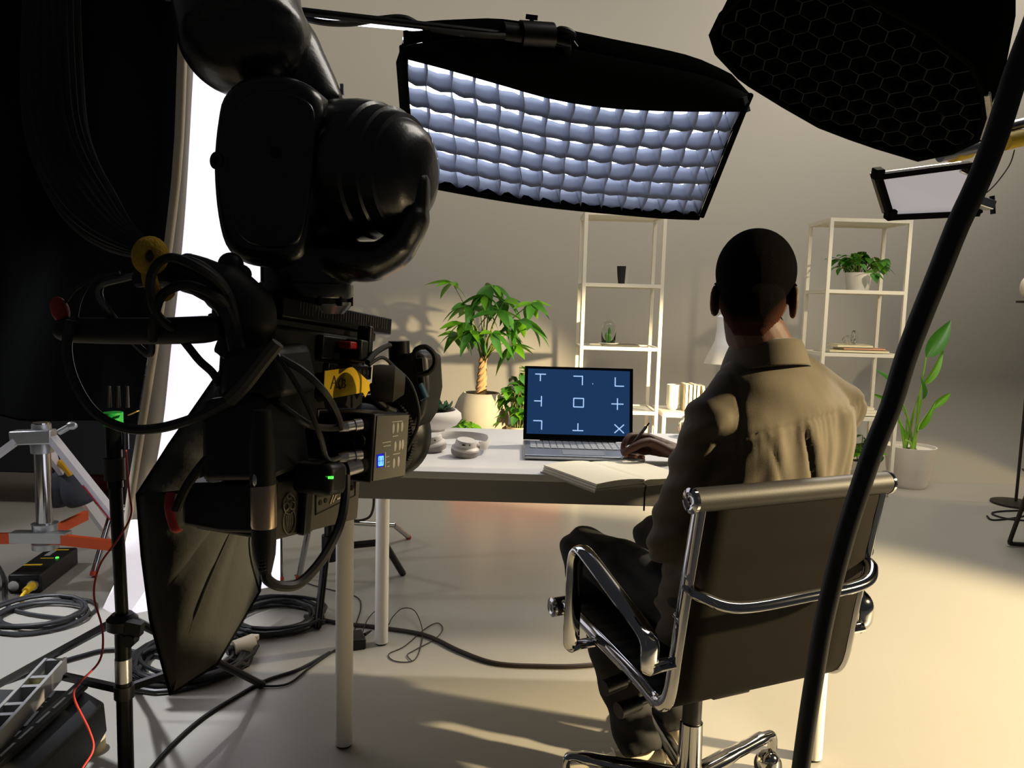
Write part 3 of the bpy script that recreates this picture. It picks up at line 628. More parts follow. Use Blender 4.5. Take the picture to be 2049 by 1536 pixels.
# --- body
HA = math.radians(22)                                # the head faces away, a little to the right
hf = V(math.sin(HA), math.cos(HA), -.16).normalized(); hr = V(math.cos(HA), -math.sin(HA), 0); hu = hr.cross(hf)
def H(x, y, z): return HD + hr * x + hf * y + hu * z
HR = Matrix((hr, hf, hu)).transposed()
def traps(mb, g):
    for q in (LS, RS): mb.tube(smooth_pts([NK + V(0, 0, -.015), NK.lerp(q, .45) + V(0, 0, -.004), q + V(0, 0, .004)], 5), [.050 + g] * 4 + [.050 + g] * 3 + [.047 + g] * 4, 16)
bd = MB(); torso(bd, -.014); traps(bd, -.012); arm(bd, LS, LE, LW, .044, .038, .026, -.004); arm(bd, RS, RE, RW, .044, .040, .029, -.004)
bd.tube(smooth_pts([NK + V(0, 0, -.07), NK + V(0, .004, 0), H(0, -.012, -.085), H(0, 0, -.03)], 5), [.070] * 5 + [.062] * 5 + [.058] * 6, 20)
bd.ell(H(0, -.006, .028), (.0790, .098, .088), HR, 28, 18); bd.ell(H(0, .030, -.012), (.070, .070, .085), HR, 24, 16)
bd.ell(H(0, .045, -.062), (.056, .056, .052), HR, 20, 14); bd.ell(H(0, .080, -.095), (.030, .026, .024), HR); bd.ell(H(0, -.045, -.045), (.064, .055, .060), HR, 20, 14)
bd.ell(H(0, .108, -.020), (.015, .020, .026), HR); bd.ell(H(0, .100, .012), (.045, .014, .012), HR); bd.ell(H(0, .098, -.062), (.026, .012, .010), HR)
for sd in (-1, 1):
    bd.ell(H(sd * .034, .094, .004), (.014, .010, .010), HR)
    ear = [H(sd * (.076 + .009 * (1 - math.cos(a)) * .5), -.004 + .016 * math.cos(a), -.034 + .030 * math.sin(a)) for a in [2 * PI * i / 16 for i in range(16)]]
    bd.tube(ear, .0058, 8, closed=True); bd.ell(H(sd * .077, -.002, -.034), (.007, .013, .024), HR)
for a, b, r0, r1 in ((HIPL, KNL, .070, .055), (HIPR, KNR, .070, .055), (KNL, ANL, .050, .038), (KNR, ANR, .050, .038)): bd.tube([a, a.lerp(b, .5), b], [r0, (r0 + r1) / 2, r1], 14); bd.ell(b, (r1,) * 3)
# --- the writing hand: palm, four fingers and a thumb closed on the pen
PG = DZ + .016
TIP = G(1243, 918, PG + .002)
def hp_(px, py, Y, r):
    p = P(px, py, Y + .045); p.z = max(p.z, PG + r + .001); return p
fing = {'index': ([(1293, 873, 2.035), (1262, 872, 2.005), (1248, 890, 1.985), (1248, 907, 1.985)], (.0105, .0092, .0082, .0068)),
        'middle': ([(1291, 884, 2.050), (1254, 884, 2.020), (1247, 902, 2.000), (1252, 915, 1.995)], (.0105, .0094, .0084, .0070)),
        'ring': ([(1294, 897, 2.055), (1258, 903, 2.025), (1259, 920, 2.000), (1271, 926, 1.985)], (.0100, .0088, .0080, .0068)),
        'little': ([(1301, 910, 2.050), (1270, 917, 2.020), (1275, 926, 1.998), (1286, 925, 1.985)], (.0090, .0078, .0070, .0060)),
        'thumb': ([(1338, 903, 2.010), (1299, 884, 1.985), (1269, 894, 1.968), (1249, 907, 1.970)], (.0150, .0125, .0108, .0082))}
wr_ = RW
nails = []
for nm, (pp, rad) in fing.items():
    q = [hp_(*p, r) for p, r in zip(pp, rad)]; n = 5
    sp = smooth_pts(q, n); rs = [rad[min(i // n, 3)] + (rad[min(i // n + 1, 3)] - rad[min(i // n, 3)]) * ((i % n) / n) for i in range(len(sp))]
    bd.tube(sp, rs, 12); bd.ell(q[-1], (rad[3],) * 3); bd.ell(q[0], (rad[0],) * 3); bd.ell(q[1], (rad[1] * 1.06,) * 3); bd.ell(q[2], (rad[2] * 1.05,) * 3)
    nails.append((q[-1], (q[-1] - q[-2]).normalized(), rad[3]))
    bd.tube([q[0], q[0].lerp(wr_, .5), wr_], [rad[0] * 1.15, .016, .019], 12)
bd.ell(hp_(1318, 890, 2.03, .02), (.030, .018, .020)); bd.ell(hp_(1322, 905, 2.025, .016), (.026, .016, .016))
body = remesh(bd, 'body', M_skin, man, .0036, 3)
for p, t, r in nails[:4]:
    MB().ell(p + t * .001 + V(0, -.0, 0) + (V(0, -1, .2) * r * .72), (.0042, .0016, .0048)).build('fingernail', mat('fingernail', '9a6a58', .35), body)
# hair: short crop
me_ = body.data; co = np.empty(len(me_.vertices) * 3); me_.vertices.foreach_get('co', co); co = co.reshape(-1, 3) + np.array(man.location)
no = np.empty(len(me_.vertices) * 3); me_.vertices.foreach_get('normal', no); no = no.reshape(-1, 3)
rel = co - np.array(HD); hx, hy, hz = rel @ np.array(hr), rel @ np.array(hf), rel @ np.array(hu)
line = -.116 + .055 * np.clip((np.abs(hx) - .03) / .04, 0, 1) + .9 * np.clip(hy - .0, 0, 1) + .75 * np.clip(hy + .035, 0, .05)
ok = (hz > line) & (np.abs(hx) < .0835 - .05 * np.clip(-hz - .02, 0, .1)) & (rel[:, 2] > -.14)
idx = -np.ones(len(co), int); hv = []; hfade = []
hmb = MB()
for p in me_.polygons:
    vs_ = list(p.vertices)
    if all(ok[v] for v in vs_):
        for v in vs_:
            if idx[v] < 0:
                idx[v] = len(hmb.v); f_ = min(1, max(0, (hz[v] - line[v]) / .042)); hmb.v.append(tuple(co[v] + no[v] * (.0006 + .0042 * f_ ** .7))); hfade.append(f_)
        hmb.f.append(tuple(int(idx[v]) for v in vs_))
M_hair = mat('short_black_hair', '0c0a09', 0.95, var=0.35, scale=500, bump=0.5, bscale=700, spec=.12)
M_hf = mat('cropped_black_hair', '0e0b0a', 1.0, var=0.0, bump=0.6, bscale=600, spec=.04)
nt = M_hf.node_tree; at_ = nt.nodes.new('ShaderNodeAttribute'); at_.attribute_name = 'crop_length'; mx_ = nt.nodes.new('ShaderNodeMix'); mx_.data_type = 'RGBA'
mx_.inputs[6].default_value = lin('4a2c20') + (1,); mx_.inputs[7].default_value = lin('090706') + (1,)
nt.links.new(at_.outputs['Fac'], mx_.inputs[0]); nt.links.new(mx_.outputs[2], nt.nodes['Principled BSDF'].inputs['Base Color'])
hme = bpy.data.meshes.new('hair'); off_ = V(man.location); hme.from_pydata([(v[0] - off_.x, v[1] - off_.y, v[2] - off_.z) for v in hmb.v], [], hmb.f); hme.update()
hme.materials.append(M_hf); hme.polygons.foreach_set('use_smooth', [True] * len(hme.polygons)); dat = hme.attributes.new('crop_length', 'FLOAT', 'POINT'); dat.data.foreach_set('value', hfade)
hair = bpy.data.objects.new('hair', hme); C.objects.link(hair); hair.parent = man
MB().ell(H(0, .050, -.072), (.059, .058, .046), HR, 24, 14).build('beard', M_hair, man)
MB().ell(H(-.084, -.014, -.030), (.004,) * 3, nu=10, nv=6).build('earring', M_chrome, man)
# --- shirt
def folds(co, nr):
    c = np.array(CH); R_ = np.array(rr); D_ = np.array(dd); p = co - c; u = p @ R_; w = p @ D_; z = co[:, 2]; back = np.clip((nr @ -D_) * 1.3, 0, 1)
    o = np.zeros(len(co)); zs = .945 - .30 * (u - .02) ** 2 + .16 * u                      # yoke seam
    o -= .0045 * back * np.exp(-((z - zs) / .0045) ** 2)
    below = 1 / (1 + np.exp((z - zs) / .006))
    o += back * below * .0016 * np.sin(u * 330 + 3 * np.sin(u * 40)) * np.exp(-np.clip(zs - z, 0, 1) / .035)       # gathers under the seam
    o += back * below * (.0055 * np.sin(u * 52 + 1.0 + (z - .7) * 4) + .003 * np.sin(u * 95 - z * 9))
    for u0, k, a in ((-.040, .20, .009), (.03, -.10, .0025), (.11, -.15, .003), (-.125, .30, .005)):              # long drag folds
        line = u0 + k * (zs - z); g = np.exp(-((u - line) / .0065) ** 2) * np.clip((zs - z) / .05, 0, 1) * np.clip((z - .55) / .1, 0, 1); o -= back * a * g; 
        g2 = np.exp(-((u - line - .022) / .013) ** 2) * np.clip((zs - z) / .05, 0, 1); o += back * a * .6 * g2
    o += .0030 * (1 - below) * np.sin(u * 24 + z * 60) * back
    q = co - np.array(LS); sl = q[:, 0] * 1.0; arm_ = np.clip((-(u) - .13) / .06, 0, 1) * np.clip((.99 - z) / .05, 0, 1)
    o += arm_ * (.0050 * np.sin(z * 62 + co[:, 1] * 50) + .0040 * np.sin(z * 120 - co[:, 0] * 70))
    o -= .004 * np.exp(-((u + .168 - .12 * (z - .9)) / .004) ** 2) * np.clip((z - .80) / .05, 0, 1)
    nz = np.array([noise.noise(V(*(x * 14))) for x in co]); o += .0045 * nz; o *= .72
    o += .0015 * np.clip((.66 - z) / .06, 0, 1) * np.sin(z * 190 + u * 14)
    return o
sh = MB(); torso(sh, .008); traps(sh, .006); arm(sh, LS, LE, LE.lerp(LW, .8), .048, .044, .040, .012); arm(sh, RS, RE, RE.lerp(RW, .45), .050, .044, .040, .008)
for q, s_ in ((LS, -1), (RS, 1)): sh.tube([CH + rr * (s_ * .09) + V(0, 0, .005), q + V(0, 0, -.012)], [.080, .060], 18)
shirt = remesh(sh, 'shirt', M_shirt, man, .0062, 12, folds)
# collar: a folded band round the neck
rows = []
for t in range(25):
    a = PI * .5 + .22 + (2 * PI - .44) * (t / 24); dr = rr * math.cos(a) + dd * math.sin(a)
    bk = max(0, -math.sin(a)); base = NK + dr * (.067) + V(0, 0, -.012 + .014 * bk)
    rows.append([base + V(0, 0, .0) + dr * .002, base + V(0, 0, .030) - dr * .004, base + V(0, 0, .036) + dr * .003, base + dr * .014 + V(0, 0, .010), base + dr * .027 + V(0, 0, -.032 + .010 * bk)])
MB().grid(rows).build('collar', M_shirt, shirt, solid=.0035, sub=1, smooth=180)
# --- trousers and belt line
def tfold(co, nr):
    nz = np.array([noise.noise(V(*(x * 17))) for x in co]); return .006 * nz + .0025 * np.sin(co[:, 2] * 90 + co[:, 0] * 60)
tr = MB(); loft(tr, [(PEL + V(0, 0, -.055), rr * .165, dd * .12), (PEL + V(0, 0, .02), rr * .172, dd * .128), (PEL + V(0, 0, .09), rr * .158, dd * .12)])
for a, b, c in ((HIPL, KNL, ANL), (HIPR, KNR, ANR)):
    tr.tube([a, a.lerp(b, .5), b], [.082, .074, .064], 16); tr.ell(b, (.065,) * 3); tr.tube([b, b.lerp(c, .3), c + V(0, 0, -.03)], [.062, .062, .052], 16)
    tr.ell(a, (.082,) * 3)
trs = remesh(tr, 'trousers', M_trs, man, .007, 4, tfold)
# --- sneakers
M_shoe = mat('cream_leather', 'd8cdb4', 0.5, var=.05); M_sole = mat('off_white_rubber', 'e4dcc8', .6)
def shoe(ank, toe):
    t = V(toe.x - ank.x, toe.y - ank.y, 0).normalized(); s_ = V(-t.y, t.x, 0); h = V(ank.x, ank.y, 0) - t * .065
    prof = [(0, .030, .070), (.03, .036, .098), (.09, .036, .100), (.13, .040, .075), (.18, .046, .055), (.23, .044, .046), (.265, .032, .036), (.28, .012, .024)]
    secs = [[h + t * x + s_ * (w * math.cos(a)) + V(0, 0, .018 + max(0, math.sin(a)) ** .7 * (hh - .018)) for a in [PI * 2 * k / 18 for k in range(18)]] for x, w, hh in prof]
    mb = MB(); mb.grid(secs, closed=True); mb.f += [tuple(range(18))[::-1], tuple(7 * 18 + k for k in range(18))]
    so_ = mb.build('shoe', M_shoe, man, smooth=60, sub=1)
    mb = MB(); ol = [(x, w) for x, w, hh in prof]; out = [h + t * x + s_ * (w + .004) for x, w in ol] + [h + t * x - s_ * (w + .004) for x, w in ol[::-1]]
    mb.prism([p + V(0, 0, .001) for p in out], (0, 0, .022)); mb.build('sole', M_sole, so_, bevel=.004)
    for k in range(4): MB().tube([h + t * (.11 + .022 * k) + s_ * q * .022 + V(0, 0, .094 - .010 * k - abs(q) * .006) for q in (-1, 0, 1)], .003, 6).build('lace', M_sole, so_)
shoe(ANL, ANL + V(-.25, -.04, 0)); shoe(ANR, ANR + V(-.08, .2, 0))
# --- pen in the hand
pe = P(1299, 846, TIP.y + .025); pen = thing('pen', 'slim grey pen held in the writing hand', 'pen', TIP)
ax = (pe - TIP)
MB().tube([TIP + ax * .12, TIP + ax * .2, TIP + ax * .9], [.0030, .0042, .0042], 12).build('barrel', mat('grey_pen_metal', '6a625a', .35, .6), pen)
MB().tube([TIP, TIP + ax * .12], [.0006, .0028], 10).build('nib', M_steel, pen); MB().tube([TIP + ax * .9, TIP + ax * 1.0], [.0022, .0022], 10).build('clicker', M_black, pen)
# ================================================================== overhead lights
M_gridf = mat('grey_grid_fabric', 'a2a8b8', 0.9, var=.05, transl=0.45)
M_glow = mat('lit_diffusion_cloth', 'ffffff', .9, var=0, emit='eef3ff', estr=3.0)
gsb = thing('grid_softbox', 'wide lit softbox with fabric grid hanging above the desk', 'softbox', P(1150, 250, 2.75))
Tpx = [(812, 116, 2.40), (905, 141, 2.45), (1000, 168, 2.52), (1100, 196, 2.59), (1200, 213, 2.66), (1300, 220, 2.73), (1400, 222, 2.79), (1480, 222, 2.84)]
Bpx = [(828, 360, 2.84), (915, 377, 2.90), (1000, 392, 2.96), (1080, 404, 3.01), (1160, 413, 3.06), (1245, 421, 3.11), (1325, 428, 3.16), (1398, 431, 3.21)]
Tc = smooth_pts([P(*q) for q in Tpx], 8); Bc = smooth_pts([P(*q) for q in Bpx], 8)
def along(c, u): f = u * (len(c) - 1); i = min(int(f), len(c) - 2); return c[i].lerp(c[i + 1], f - i)
gn = ((Tc[-1] - Tc[0]).cross(Bc[0] - Tc[0])).normalized()
if gn.y < 0: gn = -gn                                    # gn points back into the box
random.seed(8)
wob = {}
def gnode(u, v, dpt=0.0, k=0): return along(Tc, u).lerp(along(Bc, u), v) + gn * dpt
NCOL, NROW, GD = 14, 6, 0.080
for r in range(NROW + 1):
    v = r / NROW; rws = []
    for q in range(4): rws.append([gnode(i / 56, v, GD * q / 3) + V(0, 0, (-.0035 * math.sin(PI * (i / 4 % 1)) * (1 - q / 3) + .003 * math.sin(i * 1.7 + r)) if 0 < r else 0) for i in range(57)])
    MB().grid(rws).build('grid_strip', M_gridf, gsb, solid=.0012)
for c in range(NCOL + 1):
    u = c / NCOL; rws = []
    for q in range(4): rws.append([gnode(u, j / 24, GD * q / 3) + V(.004 * math.sin(j * .8 + c) * (1 - q / 3), 0, 0) for j in range(25)])
    MB().grid(rws).build('grid_strip', M_gridf, gsb, solid=.0012)
MB().grid([[gnode(i / 20, j / 6, GD + .012) for i in range(21)] for j in range(7)]).build('diffuser', M_glow, gsb, solid=.002)
top_px = [(806, 92, 2.40), (850, 83, 2.42), (930, 78, 2.47), (1000, 76, 2.52), (1080, 86, 2.57), (1170, 102, 2.63), (1260, 120, 2.69), (1350, 137, 2.76), (1430, 157, 2.82), (1502, 190, 2.87)]
Hc_ = smooth_pts([P(*q) for q in top_px], 6)
MB().grid([[along(Hc_, i / 40).lerp(along(Tc, i / 40), j / 3) - gn * (.012 * math.sin(PI * j / 3) + .004) for i in range(41)] for j in range(4)]).build('front_skirt', M_black_cloth, gsb, solid=.003, smooth=80)
rim = [gnode(i / 20, 1, -.004) + V(0, 0, -.006) for i in range(21)]
MB().tube(rim, .010, 8).build('rim_edge', M_black_cloth, gsb)
for u in (0, 1): MB().tube([along(Hc_, u)] + [gnode(u, j / 6, -.004) + V((-.008, .012)[u], 0, 0) for j in range(7)], .011, 8).build('rim_edge', M_black_cloth, gsb)
cen = gnode(.5, .5, .34); ring = [gnode(i / 20, 0) if False else along(Hc_, i / 20) for i in range(21)] + [gnode(1, j / 5) for j in range(1, 6)] + [gnode(1 - i / 20, 1) for i in range(1, 21)] + [gnode(0, 1 - j / 5) for j in range(1, 5)]
MB().grid([[p for p in ring], [p.lerp(cen, .05 if i < 21 else -.045) + gn * .105 for i, p in enumerate(ring)], [p.lerp(cen, .50) + gn * .15 for p in ring], [p.lerp(cen, .97) + gn * .10 for p in ring]], closed=True).build('case_side', M_black_cloth, gsb, solid=.003)
for (a, b) in (((1420, 155, 2.83), (1424, 143, 2.84)), ((815, 85, 2.42), (812, 62, 2.42)), ((858, 82, 2.43), (858, 60, 2.43))): MB().cyl(P(*a), P(*b), .012, .008, 10).build('strap_tab', M_black_cloth, gsb)
MB().bar(P(1485, 195, 2.85), P(1492, 225, 2.86), .03, .02).build('corner_clip', M_black, gsb)
# boom with clamp
bo = thing('boom_arm', 'black boom pole reaching from the robot to the lit softbox', 'boom', P(800, 45, 2.4))
MB().cyl(P(330, -8, 2.1), P(1015, 70, 2.55), .0115, n=16).build('pole', M_black_metal, bo)
MB().cyl(P(1005, 68, 2.545), P(1100, 80, 2.60), .036, n=24).build('clamp_sleeve', M_black_metal, bo)
MB().cyl(P(1040, 70, 2.56), P(1104, 74, 2.60), .044, n=24).build('grip_head', M_black_metal, bo)
MB().tube([P(1064, 50, 2.57), P(1064, 34, 2.57)], .007, 10).bar(P(1052, 33, 2.57), P(1076, 36, 2.57), .012, .012).build('t_handle', M_black_metal, bo)
MB().cyl(P(1098, 78, 2.58), P(1140, 88, 2.60), .014, n=14).cyl(P(1130, 70, 2.60), P(1132, 112, 2.62), .020, n=16).build('swivel', M_black_metal, bo)
MB().lathe([(.036, 0), (.038, .008), (.030, .016)], P(1130, 70, 2.60), (.25, 0, 1), 24).build('knob', M_black, bo)
MB().tube([P(1145, 84, 2.62), P(1163, 108, 2.66)], .008, 8).build('brace', M_black_metal, bo)
cable('softbox_cable', 'black cable drooping along the boom pole', [P(590, 30, 2.3), P(640, 44, 2.3), P(700, 47, 2.35), P(760, 38, 2.38), P(810, 36, 2.4), P(860, 58, 2.43), P(960, 70, 2.47), P(1010, 72, 2.5)], .009, M_rub)
sl = thing('strip_light', 'thin white lit tube hung under the boom pole', 'light', P(720, 45, 2.35))
MB().cyl(P(560, 26, 2.33), P(850, 60, 2.47), .016, .006, 14).build('tube', M_glow, sl); MB().cyl(P(845, 59, 2.47), P(870, 63, 2.48), .010, n=12).build('end_cap', M_black, sl)
kn = thing('grip_knuckle', 'small silver grip clamp sticking out behind the robot arm', 'clamp', P(655, 165, 1.13))
MB().bar(P(636, 150, 1.13), P(648, 130, 1.13), .011, .009).cyl(P(640, 150, 1.13), P(662, 172, 1.13), .0075, n=12).build('jaw', M_steel, kn, bevel=.002)
MB().cyl(P(652, 178, 1.13), P(676, 182, 1.13), .006, n=10).build('barrel', M_steel, kn); MB().bar(P(684, 168, 1.13), P(685, 190, 1.13), .0045, .0045).bar(P(672, 182, 1.13), P(685, 180, 1.13), .003, .003).build('t_handle', M_steel, kn)
# honeycomb octa softbox
ob_n = V(-.30, -.34, -.89).normalized(); ob_p = P(1840, 317, 2.15)
opx = [(1425, 70), (1436, 105), (1480, 152), (1502, 168), (1570, 210), (1640, 250), (1700, 273), (1755, 292), (1838, 317), (1905, 303), (1958, 278), (1972, 235), (1970, 185), (1945, 130), (1860, 62), (1745, 0), (1660, -45), (1570, -50), (1490, -15), (1445, 30)]
orim = [onplane(x, y, ob_p, ob_n) for x, y in opx]; oc_ = sum(orim, V(0, 0, 0)) / len(orim)
octa = thing('octagonal_softbox', 'large unlit black softbox with honeycomb grid at the top right', 'softbox', oc_)
ux = (orim[8] - orim[0]).normalized(); uy = ob_n.cross(ux)
poly = [((p - oc_).dot(ux), (p - oc_).dot(uy)) for p in orim]
def inside(x, y):
    r = False; j = len(poly) - 1
    for i in range(len(poly)):
        (xi, yi), (xj, yj) = poly[i], poly[j]
        if (yi > y) != (yj > y) and x < (xj - xi) * (y - yi) / (yj - yi) + xi: r = not r
        j = i
    return r
hr_ = .033; mb = MB(); seen = set()
for i in range(-20, 21):
    for j in range(-20, 21):
        x = i * hr_ * 1.5; y = (j + (i % 2) * .5) * hr_ * 1.732
        for k in range(6):
            a0, a1 = PI / 3 * k, PI / 3 * (k + 1); p0 = (x + hr_ * math.cos(a0), y + hr_ * math.sin(a0)); p1 = (x + hr_ * math.cos(a1), y + hr_ * math.sin(a1))
            key = (round((p0[0] + p1[0]) * 500), round((p0[1] + p1[1]) * 500))
            if key in seen or not (inside(*p0) and inside(*p1)): continue
            seen.add(key); A = oc_ + ux * p0[0] + uy * p0[1]; B = oc_ + ux * p1[0] + uy * p1[1]; w_ = V(.0, 0, 0)
            mb.add([A, B, B - ob_n * .035, A - ob_n * .035], [(0, 1, 2, 3)])
M_hex = mat('dark_honeycomb_fabric', '0b0c0b', .9, var=.4, scale=25)
mb.build('honeycomb_grid', M_hex, octa, smooth=0, solid=.002)
MB().add([p - ob_n * .045 for p in orim], [tuple(range(len(orim)))]).build('front_cloth', M_black_cloth, octa, smooth=0)
MB().tube(orim, .009, 8, closed=True).build('rim', M_black_cloth, octa)
bk_ = oc_ - ob_n * .42 + V(.12, .05, 0)
od_ = V(.42, .25, .87)
MB().grid([orim] + [[oc_ + (p - oc_) * k + od_ * h for p in orim] for k, h in ((1.0, .04), (.99, .16), (.92, .30), (.75, .42), (.45, .50), (.12, .53))], closed=True).build('side_cloth', M_black_cloth, octa, smooth=60)
MB().tube([orim[12].lerp(orim[11], .1) + V(.0, -.01, 0), orim[11] + V(.004, -.012, 0), orim[10] + V(.004, -.012, .0)], .008, 8).build('silver_edging', mat('silver_cloth', 'a9a59a', .5, .3, bump=.5, bscale=200), octa)
# small panel light on the yellow-taped arm
lp = thing('panel_light', 'small white panel light in a black frame under the honeycomb softbox', 'light', P(1855, 385, 2.55))
q4 = [P(1757, 353, 2.50), P(1941, 329, 2.58), P(1958, 426, 2.66), P(1782, 434, 2.58)]
pn = (q4[1] - q4[0]).cross(q4[3] - q4[0]).normalized(); pn = pn if pn.y > 0 else -pn
MB().prism(q4, pn * .006).build('diffuser', mat('frosted_panel', '8a888c', .7, var=.01, emit='ddd6da', estr=.42), lp)
MB().prism([p + pn * .008 for p in q4], pn * .035).build('housing', M_black, lp)
M_mb = mat('matte_black', '0a0a0a', .85, spec=.05)
for i in range(4): MB().bar(q4[i], q4[(i + 1) % 4], .018, .020, pn).build('frame_bar', M_mb, lp)
for i in (0, 3): MB().bar(q4[i] + V(-.018, -.004, .006), q4[i] + V(.012, -.004, .010), .034, .036, pn).build('corner_guard', M_mb, lp, bevel=.004)
MB().bar(P(1948, 400, 2.60), P(1984, 412, 2.60), .045, .03).build('latch', M_steel, lp, bevel=.003)
MB().cyl(P(1985, 392, 2.6), P(1987, 428, 2.6), .008, n=10).build('latch_knob', M_black, lp)
MB().bar(P(1920, 335, 2.58), P(1942, 345, 2.6), .02, .03).build('corner_bracket', M_steel, lp, bevel=.002)
ta = thing('taped_arm', 'metal pipe wrapped in yellow tape under the honeycomb softbox', 'pipe', P(2000, 280, 2.45))
MB().cyl(P(1880, 312, 2.40), P(2080, 262, 2.48), .019, n=16).build('pipe', M_steel, ta)
M_yt = mat('yellow_tape', 'b59a32', .6, var=.2, scale=60)
for a, b in (((2010, 284), (2075, 268)), ((1905, 308), (1938, 300))): MB().cyl(P(*a, 2.42), P(*b, 2.45), .026, n=16).build('tape_wrap', M_yt, ta)
MB().cyl(P(1985, 262, 2.42), P(2049, 246, 2.45), .016, n=12).build('second_pipe', M_steel, ta)
for a in ((2022, 240), (1990, 312)): MB().ell(P(*a, 2.40), (.012, .012, .014), nu=12, nv=8).build('screw_knob', M_steel, ta)
cable('hanging_wire', 'thin wire hanging from the yellow-taped pipe', [P(2030, 300, 2.42), P(2020, 330, 2.45), P(1995, 365, 2.5), P(1975, 385, 2.55)], .002, M_rub)
tag(MB().tube(smooth_pts([P(x, y, .95) for x, y in ((2085, 10), (2033, 147), (1996, 264), (1958, 362), (1916, 452), (1879, 545), (1841, 639), (1810, 723), (1783, 812), (1749, 896), (1716, 992), (1692, 1068), (1668, 1159), (1646, 1255), (1630, 1351), (1615, 1447), (1602, 1540), (1592, 1620))], 3), [.0142 - .0030 * i / 51 for i in range(52)], 20).build('stand_pole', mat('satin_black_tube', '0b0b0b', .55, var=.1)), 'long bending black pole slanting across the right foreground', 'pole')

# ================================================================== left side of the stage
mb = MB(); rows = []
edge = [(356, -120), (355, 0), (352, 150), (350, 290), (335, 440), (312, 600), (298, 700), (284, 790), (276, 848)]
ce = smooth_pts([P(x, y, 2.62) for x, y in edge], 4)
for i, p in enumerate(ce):
    t = i / (len(ce) - 1); r = []
    for k in range(40):
        u = k / 39; x = p.x - u * 2.2; zb = P(276, 848, 2.62).z + .02 * u - .0 * u
        r.append(V(x, 2.62 + .05 * math.sin(u * 34 + .6 * math.sin(t * 5)) * (.3 + .7 * min(1, u * 6)), p.z if i < len(ce) - 1 else p.z + .045 * u))
    rows.append(r)
tag(mb.grid(rows).build('black_curtain', M_black_cloth, solid=.004, smooth=80), 'large black curtain hanging at the upper left', 'curtain')
# glowing white scrim
sc = thing('white_scrim', 'glowing white diffusion screen standing behind the black softbox', 'scrim', (-1.0, 2.35, .25))
Lp = [(392, 60), (386, 150), (372, 400), (358, 560), (342, 700), (326, 850), (300, 1000), (285, 1110), (262, 1228)]
Le = smooth_pts([P(x, y, 2.12) for x, y in Lp], 4); nL = len(Le)
Re = [P(560, 40 + (1170 - 40) * i / (nL - 1), 2.75) for i in range(nL)]
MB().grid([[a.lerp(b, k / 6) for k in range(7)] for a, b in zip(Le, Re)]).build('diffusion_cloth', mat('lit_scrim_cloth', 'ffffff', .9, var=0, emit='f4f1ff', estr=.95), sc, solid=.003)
M_beige = mat('beige_frame_cloth', 'c9bda8', .8); M_grey = mat('shaded_scrim_border', '9a958f', .85)
Lo = smooth_pts([P(x, y, 2.06) for x, y in [(360, 60), (357, 150), (350, 320), (333, 480), (312, 640), (294, 760), (275, 880), (256, 1000), (246, 1110), (250, 1228)]], 4)
Lm = smooth_pts([P(x, y, 2.05) for x, y in [(372, 60), (370, 150), (362, 320), (344, 480), (322, 640), (303, 760), (284, 880), (266, 1000), (256, 1110), (258, 1228)]], 4)
m_ = min(len(Lo), nL)
MB().grid([[Lo[int(i * (len(Lo) - 1) / (m_ - 1))], Lm[int(i * (len(Lm) - 1) / (m_ - 1))]] for i in range(m_)]).build('frame_edge', M_beige, sc, solid=.012, smooth=60)
MB().grid([[Lm[int(i * (len(Lm) - 1) / (m_ - 1))] + V(0, .01, 0), Le[int(i * (nL - 1) / (m_ - 1))] + V(0, -.004, 0)] for i in range(m_)]).build('shaded_border', M_grey, sc, solid=.004, smooth=60)  # strip of shade along the scrim edge, put into the grey colour
sk = [[P(x, y, 2.00) for x, y in r] for r in [[(262, 1040), (275, 1040), (292, 1050)], [(245, 1110), (270, 1110), (298, 1110)], [(228, 1170), (262, 1170), (302, 1165)], [(206, 1216), (226, 1226), (255, 1232)], ]]
MB().grid([smooth_pts(r, 4) for r in sk]).build('loose_hem', mat('lit_hem_cloth', 'ffffff', .9, var=0, emit='f0e8f0', estr=.75), sc, solid=.003, smooth=90)  # backlight through the hem is put into the cloth as emission
# black softbox seen from its back
sbx = thing('black_softbox', 'dark fabric softbox seen from behind below the camera rig', 'softbox', P(400, 1100, 1.65))
M_sfab = mat('dark_softbox_fabric', '1b1a15', .9, var=.15, scale=20, bump=.25, bscale=25)
hub = P(520, 940, 1.62)
rimp = [P(442, 742, 1.80), P(340, 890, 1.64), P(276, 990, 1.55), P(286, 1110, 1.52), P(303, 1240, 1.50), P(342, 1387, 1.50), P(432, 1328, 1.58), P(518, 1182, 1.72), P(524, 1050, 1.84), P(530, 900, 1.92), P(500, 790, 1.90)]
rows = []
for k in range(9):
    t = k / 8; r = []
    for i, p in enumerate(rimp):
        for j in range(6):
            q = p.lerp(rimp[(i + 1) % len(rimp)], j / 6); s_ = q.lerp(hub, t) + V(0, -.07 * math.sin(PI * t) - .012 * math.sin(j / 6 * PI) * math.sin(PI * t), -.02 * math.sin(PI * t) * math.sin(j / 6 * PI)); r.append(s_)
    rows.append(r)
MB().grid(rows, closed=True).build('fabric_shell', M_sfab, sbx, solid=.003, smooth=50)
for i in (0, 2, 5, 7): MB().tube(smooth_pts([rimp[i], rimp[i].lerp(hub, .5) + V(0, -.072, 0), hub + V(0, -.005, 0)], 6), .0035, 6).build('seam_rod', M_black_cloth, sbx)
MB().tube(rimp, .005, 6, closed=True).build('rim_edge', M_black_cloth, sbx)
MB().add([p.lerp(hub, .03) + V(.0, .02, 0) for p in rimp], [tuple(range(len(rimp)))]).build('front_diffuser', mat('grey_unlit_cloth', '3a3a38', .9), sbx, smooth=0)
